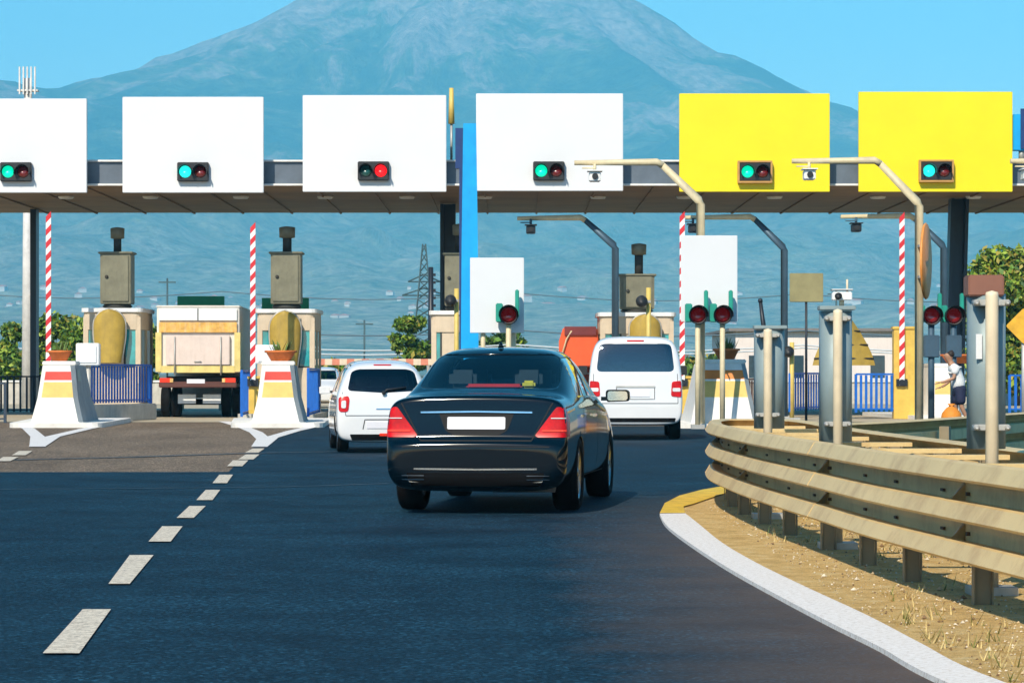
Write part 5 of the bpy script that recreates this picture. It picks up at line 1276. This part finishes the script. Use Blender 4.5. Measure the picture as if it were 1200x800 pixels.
# ------------------------------------------------------------------ vegetation
bark = mat('bark', (.10, .07, .045), .9, bump=.5, bs=8)
leafs = [mat('leaf_green', (.10, .20, .02), .6, var=.4, sc=2), mat('leaf_light', (.24, .32, .03), .6, var=.3, sc=2), mat('leaf_dark', (.035, .09, .015), .6, var=.4, sc=2), mat('leaf_yellow', (.32, .27, .04), .6, var=.3, sc=2)]
def tree(name, x, y, h, w, label, cat='tree', seed=1, n=3500, leaf=.16, trunk=.35, group=None, wts=(5, 4, 4, 1)):
    rn = random.Random(seed); t = thing(name, label, cat, (x, y, 0), 0, group)
    tb = MB(); top = h * trunk; tb.tube([(0, 0, 0), (.04, .02, top * .5), (0, 0, top), (.1, 0, h * .75)], [w * .05, w * .04, w * .032, w * .012], 8)
    cl = []
    for k in range(int(16 + w * 3)):
        a = rn.random() * 6.28; rr_ = (rn.random() ** .6) * w * .40; zz = rn.uniform(top * .75, h * .93); lim = math.sqrt(max(.08, 1 - ((zz - (top + h) * .52) / (h * .52)) ** 2))
        c_ = V((cos(a) * rr_ * lim, sin(a) * rr_ * lim, zz)); cl.append((c_, rn.uniform(.13, .25) * w * (.8 if name == 'tree' else 1)))
        if k < 9: tb.tube([(0, 0, top * rn.uniform(.6, 1.1)), c_ * .6 + V((0, 0, zz * .3)), c_], [w * .018, w * .012, w * .005], 5)
    tb.build('trunk', bark, t)
    mb = MB(); n_ = noise.noise
    for k in range(n):
        c_, r = rn.choice(cl); d = V((rn.gauss(0, 1), rn.gauss(0, 1), rn.gauss(0, 1))).normalized() * r * (rn.random() ** .33) * rn.uniform(.85, 1.15); p = c_ + V((d.x, d.y, d.z * .8))
        if p.z < .05: continue
        u = V((rn.gauss(0, 1), rn.gauss(0, 1), rn.gauss(0, 1))).normalized(); v = u.cross(V((rn.gauss(0, 1), rn.gauss(0, 1), rn.gauss(0, 1)))).normalized(); s = leaf * rn.uniform(.6, 1.3)
        mb.cur = rn.choices((0, 1, 2, 3), wts)[0]; mb.quad(p - u * s, p - v * s * .5, p + u * s, p + v * s * .55)
    mb.build('crown', leafs, t, fix=False); return t
gL = 'bushy trees beyond the toll yard at left'
def tp(px, ytop, Y, wpx, **k):
    q = P(px, ytop, Y); return dict(x=q.x, y=Y, h=q.z, w=wpx * Y / F, **k)
for i, (px, yt, Y, w_, lb) in enumerate([(8, 380, 130, 78, 'bushy tree at the left edge beside the white mast'), (60, 372, 132, 78, 'bushy tree behind the leftmost barrier arm'), (94, 370, 128, 60, 'taller bush left of the leftmost booth'), (174, 380, 134, 56, 'bush seen between the leftmost booth and the truck')]):
    tree('bushy_tree', label=lb, seed=10 + i, n=6500, leaf=.15, trunk=.12, group=gL, **tp(px, yt, Y, w_))
tree('bushy_tree', label='round green tree left of the narrow booth', seed=21, n=5000, leaf=.15, trunk=.2, **tp(478, 370, 135, 50))
tree('bushy_tree', label='low bush just right of the truck lane booth', seed=22, n=2000, leaf=.18, trunk=.1, **tp(395, 424, 128, 44))
tree('bushy_tree', label='low bush behind the white hatchback roof', seed=23, n=2200, leaf=.18, trunk=.1, **tp(440, 430, 132, 52))
tree('bushy_tree', label='dark low tree behind the white panel above the sedan', seed=24, n=2600, leaf=.2, trunk=.2, wts=(3, 1, 7, 0), **tp(588, 390, 150, 66))
tree('bushy_tree', label='big yellow green tree at the right edge behind the brown header box', seed=25, n=17000, leaf=.15, trunk=.2, wts=(4, 6, 3, 3), **tp(1196, 292, 118, 165))
tree('bushy_tree', label='shrub between the tilted dark column and the large marker tube', seed=26, n=4500, leaf=.15, trunk=.15, wts=(4, 6, 3, 3), **tp(1142, 352, 122, 46))
for i, px in enumerate((540, 640, 690, 820)):
    tree('distant_bush', label=['distant bush behind the blue post', 'distant bush behind the sedan roof', 'distant bush beyond the orange red lorry', 'distant bush beyond the two red lamps'][i], seed=40 + i, n=1500, leaf=.3, trunk=.1, cat='bush', **tp(px, 424, 180, 80))
# ------------------------------------------------------------------ pylon, poles and wires
py_ = mat('pylon_steel', (.06, .11, .12), .6, .2)
t = thing('lattice_pylon', 'slim lattice power pylon standing left of the narrow booth', 'pylon', (P(497, 0, 210).x, 210, 0))
zt3 = P(0, 286, 210).z; mb = MB(); nseg = 16
def pw(z): return .9 * (1 - z / zt3) + .10
for sx_ in (-1, 1):
    for sy_ in (-1, 1): mb.tube([(sx_ * pw(z), sy_ * pw(z), z) for z in (0, zt3 * .5, zt3)], .05, 5)
for k in range(nseg):
    z0, z1 = zt3 * k / nseg, zt3 * (k + 1) / nseg; a, b_ = pw(z0), pw(z1)
    for f in ((1, 0), (0, 1)):
        for s_ in (-1, 1):
            c_ = (lambda q, w, z: (q * w, s_ * w, z)) if f[0] else (lambda q, w, z: (s_ * w, q * w, z))
            mb.tube([c_(-1, a, z0), c_(1, b_, z1)], .03, 4); mb.tube([c_(1, a, z0), c_(-1, b_, z1)], .03, 4)
mb.build('lattice', py_, t)
for za, wa in ((P(0, 346, 210).z, 1.5), (P(0, 330, 210).z, 1.1)): MB().tube([(-wa, 0, za), (0, 0, za + .5), (wa, 0, za)], .05, 5).tube([(-wa, 0, za), (wa, 0, za)], .05, 5).build('crossarm', py_, t)
t = thing('utility_pole', 'dark wooden pole beside the lattice pylon', 'pole', (P(505, 0, 140).x, 140, 0))
MB().tube([(0, 0, 0), (0, 0, P(0, 313, 140).z)], [.17, .11], 10).build('pole', dark_metal, t)
ins = MB()
for k in range(6): ins.box((.12, 0, P(0, 322 + k * 9, 140).z), (.2, .1, .12))
ins.build('step_bolts', dark_metal, t)['kind'] = 'stuff'
for i, (px, yt) in enumerate(((427, 375), (196, 326), (742, 378), (980, 340))):
    t = thing('distant_pole', ['thin distant pole above the hatchback', 'thin lattice pole above the truck', 'thin distant pole above the white van', 'thin distant pole near the small camera'][i], 'pole', (P(px, 0, 230).x, 230, 0))
    MB().tube([(0, 0, 0), (0, 0, P(0, yt, 230).z)], .07, 6).build('pole', py_, t); MB().box((0, 0, P(0, yt, 230).z - .3), (1.3, .1, .1)).build('crossarm', py_, t)
wire_m = mat('wire', (.10, .16, .20), .6); wire_w = mat('wire_pale', (.55, .60, .62), .5)
for i, (Y, za, zb_, m_, lb) in enumerate(((205, 340, 346, wire_m, 'thin cable at pylon arm height crossing the whole view'), (150, 385, 388, wire_m, 'thin cable crossing behind the lane booths'), (140, 402, 405, wire_w, 'pale cable passing low behind the hatchback'), (142, 409, 407, wire_w, 'lowest pale cable behind the hatchback and booths'))):
    a, b_ = P(-80, za, Y), P(1280, zb_, Y)
    pts = [a.lerp(b_, k / 24) + V((0, 0, -(.5 if Y > 180 else .3) * math.sin(pi * ((k / 24 * 4) % 1)))) for k in range(25)]
    tag(MB().tube(pts, .035, 5).build('power_cable', m_), lb, 'cable')
# red-white fence strip far behind the hatchback
t = thing('striped_barrier', 'red and white striped low barrier far behind the hatchback', 'barrier', (P(372, 0, 118).x, 118, 0))
mb = MB(); L_ = P(545, 0, 118).x - P(372, 0, 118).x
for k in range(20): mb.cur = k % 2; mb.box((L_ * (k + .5) / 20, 0, P(0, 424, 118).z), (L_ / 20, .05, .24))
mb.build('board', [mat('faded_pink', (.62, .22, .14), .7), mat('cream_board', (.68, .56, .42), .7)], t)
for k in range(5): MB().box((L_ * k / 4, .05, P(0, 424, 118).z / 2), (.1, .1, P(0, 424, 118).z)).build('post', galv, t)
# fence and kerb on the left edge
railing((P(-60, 0, 96).x, 96), (P(50, 0, 96).x, 98), .0, 1.15, 16, dk_rail, 'dark railing at the left edge behind the leftmost nose', bar=.03)
railing((P(-80, 0, 78).x, 78), (P(6, 0, 78).x, 78), .0, 1.0, 9, dk_rail, 'black railing cut by the left edge of the photo', bar=.05)
t = thing('boundary_wall', 'low pale concrete wall across the far side of the toll yard', 'wall', (0, 125, 0))
MB().box((0, 0, .45), (90, .3, .9)).build('wall', concrete, t); MB().box((0, 0, .93), (90, .42, .07)).build('coping', trim_m, t)

# ------------------------------------------------------------------ far houses on the slope
hw_ = mat('house_wall', (.50, .48, .44), .8, var=.1, sc=.01); hr_ = mat('house_roof', (.45, .20, .13), .8)
def fh():
    t = bpy.data.objects.new('distant_house', None)
    COL.objects.link(t); t['label'] = 'tiny pale house in the hazy town on the lower slope of the volcano'; t['category'] = 'house'; t['group'] = 'houses scattered on the lower volcano slope'
    MB().box((0, 0, 1.2), (9, 8, 6)).build('wall', hw_, t); MB().prism([(-5, 4.2), (5, 4.2), (0, 6.2)], -4.5, 4.5).build('roof', hr_, t); return t
rn = random.Random(11); h0 = fh(); cnt = 0
while cnt < 95:
    y = rn.uniform(4200, 7000); px = rn.uniform(-10, 1210); x = (px - 600) * y / F; z = mh(x, y)
    yy = HY - (z - CH) * F / y
    if yy < 335 or yy > 432 or (rn.random() > (yy - 315) / 80): continue
    s = rn.uniform(.7, 1.7)
    o = h0 if cnt == 0 else dup(h0)
    o.location = (x, y, z - .3); o.rotation_euler.z = rn.uniform(-.6, .6); o.scale = (s * rn.uniform(.7, 1.5), s, s * rn.uniform(.7, 1.1)); cnt += 1
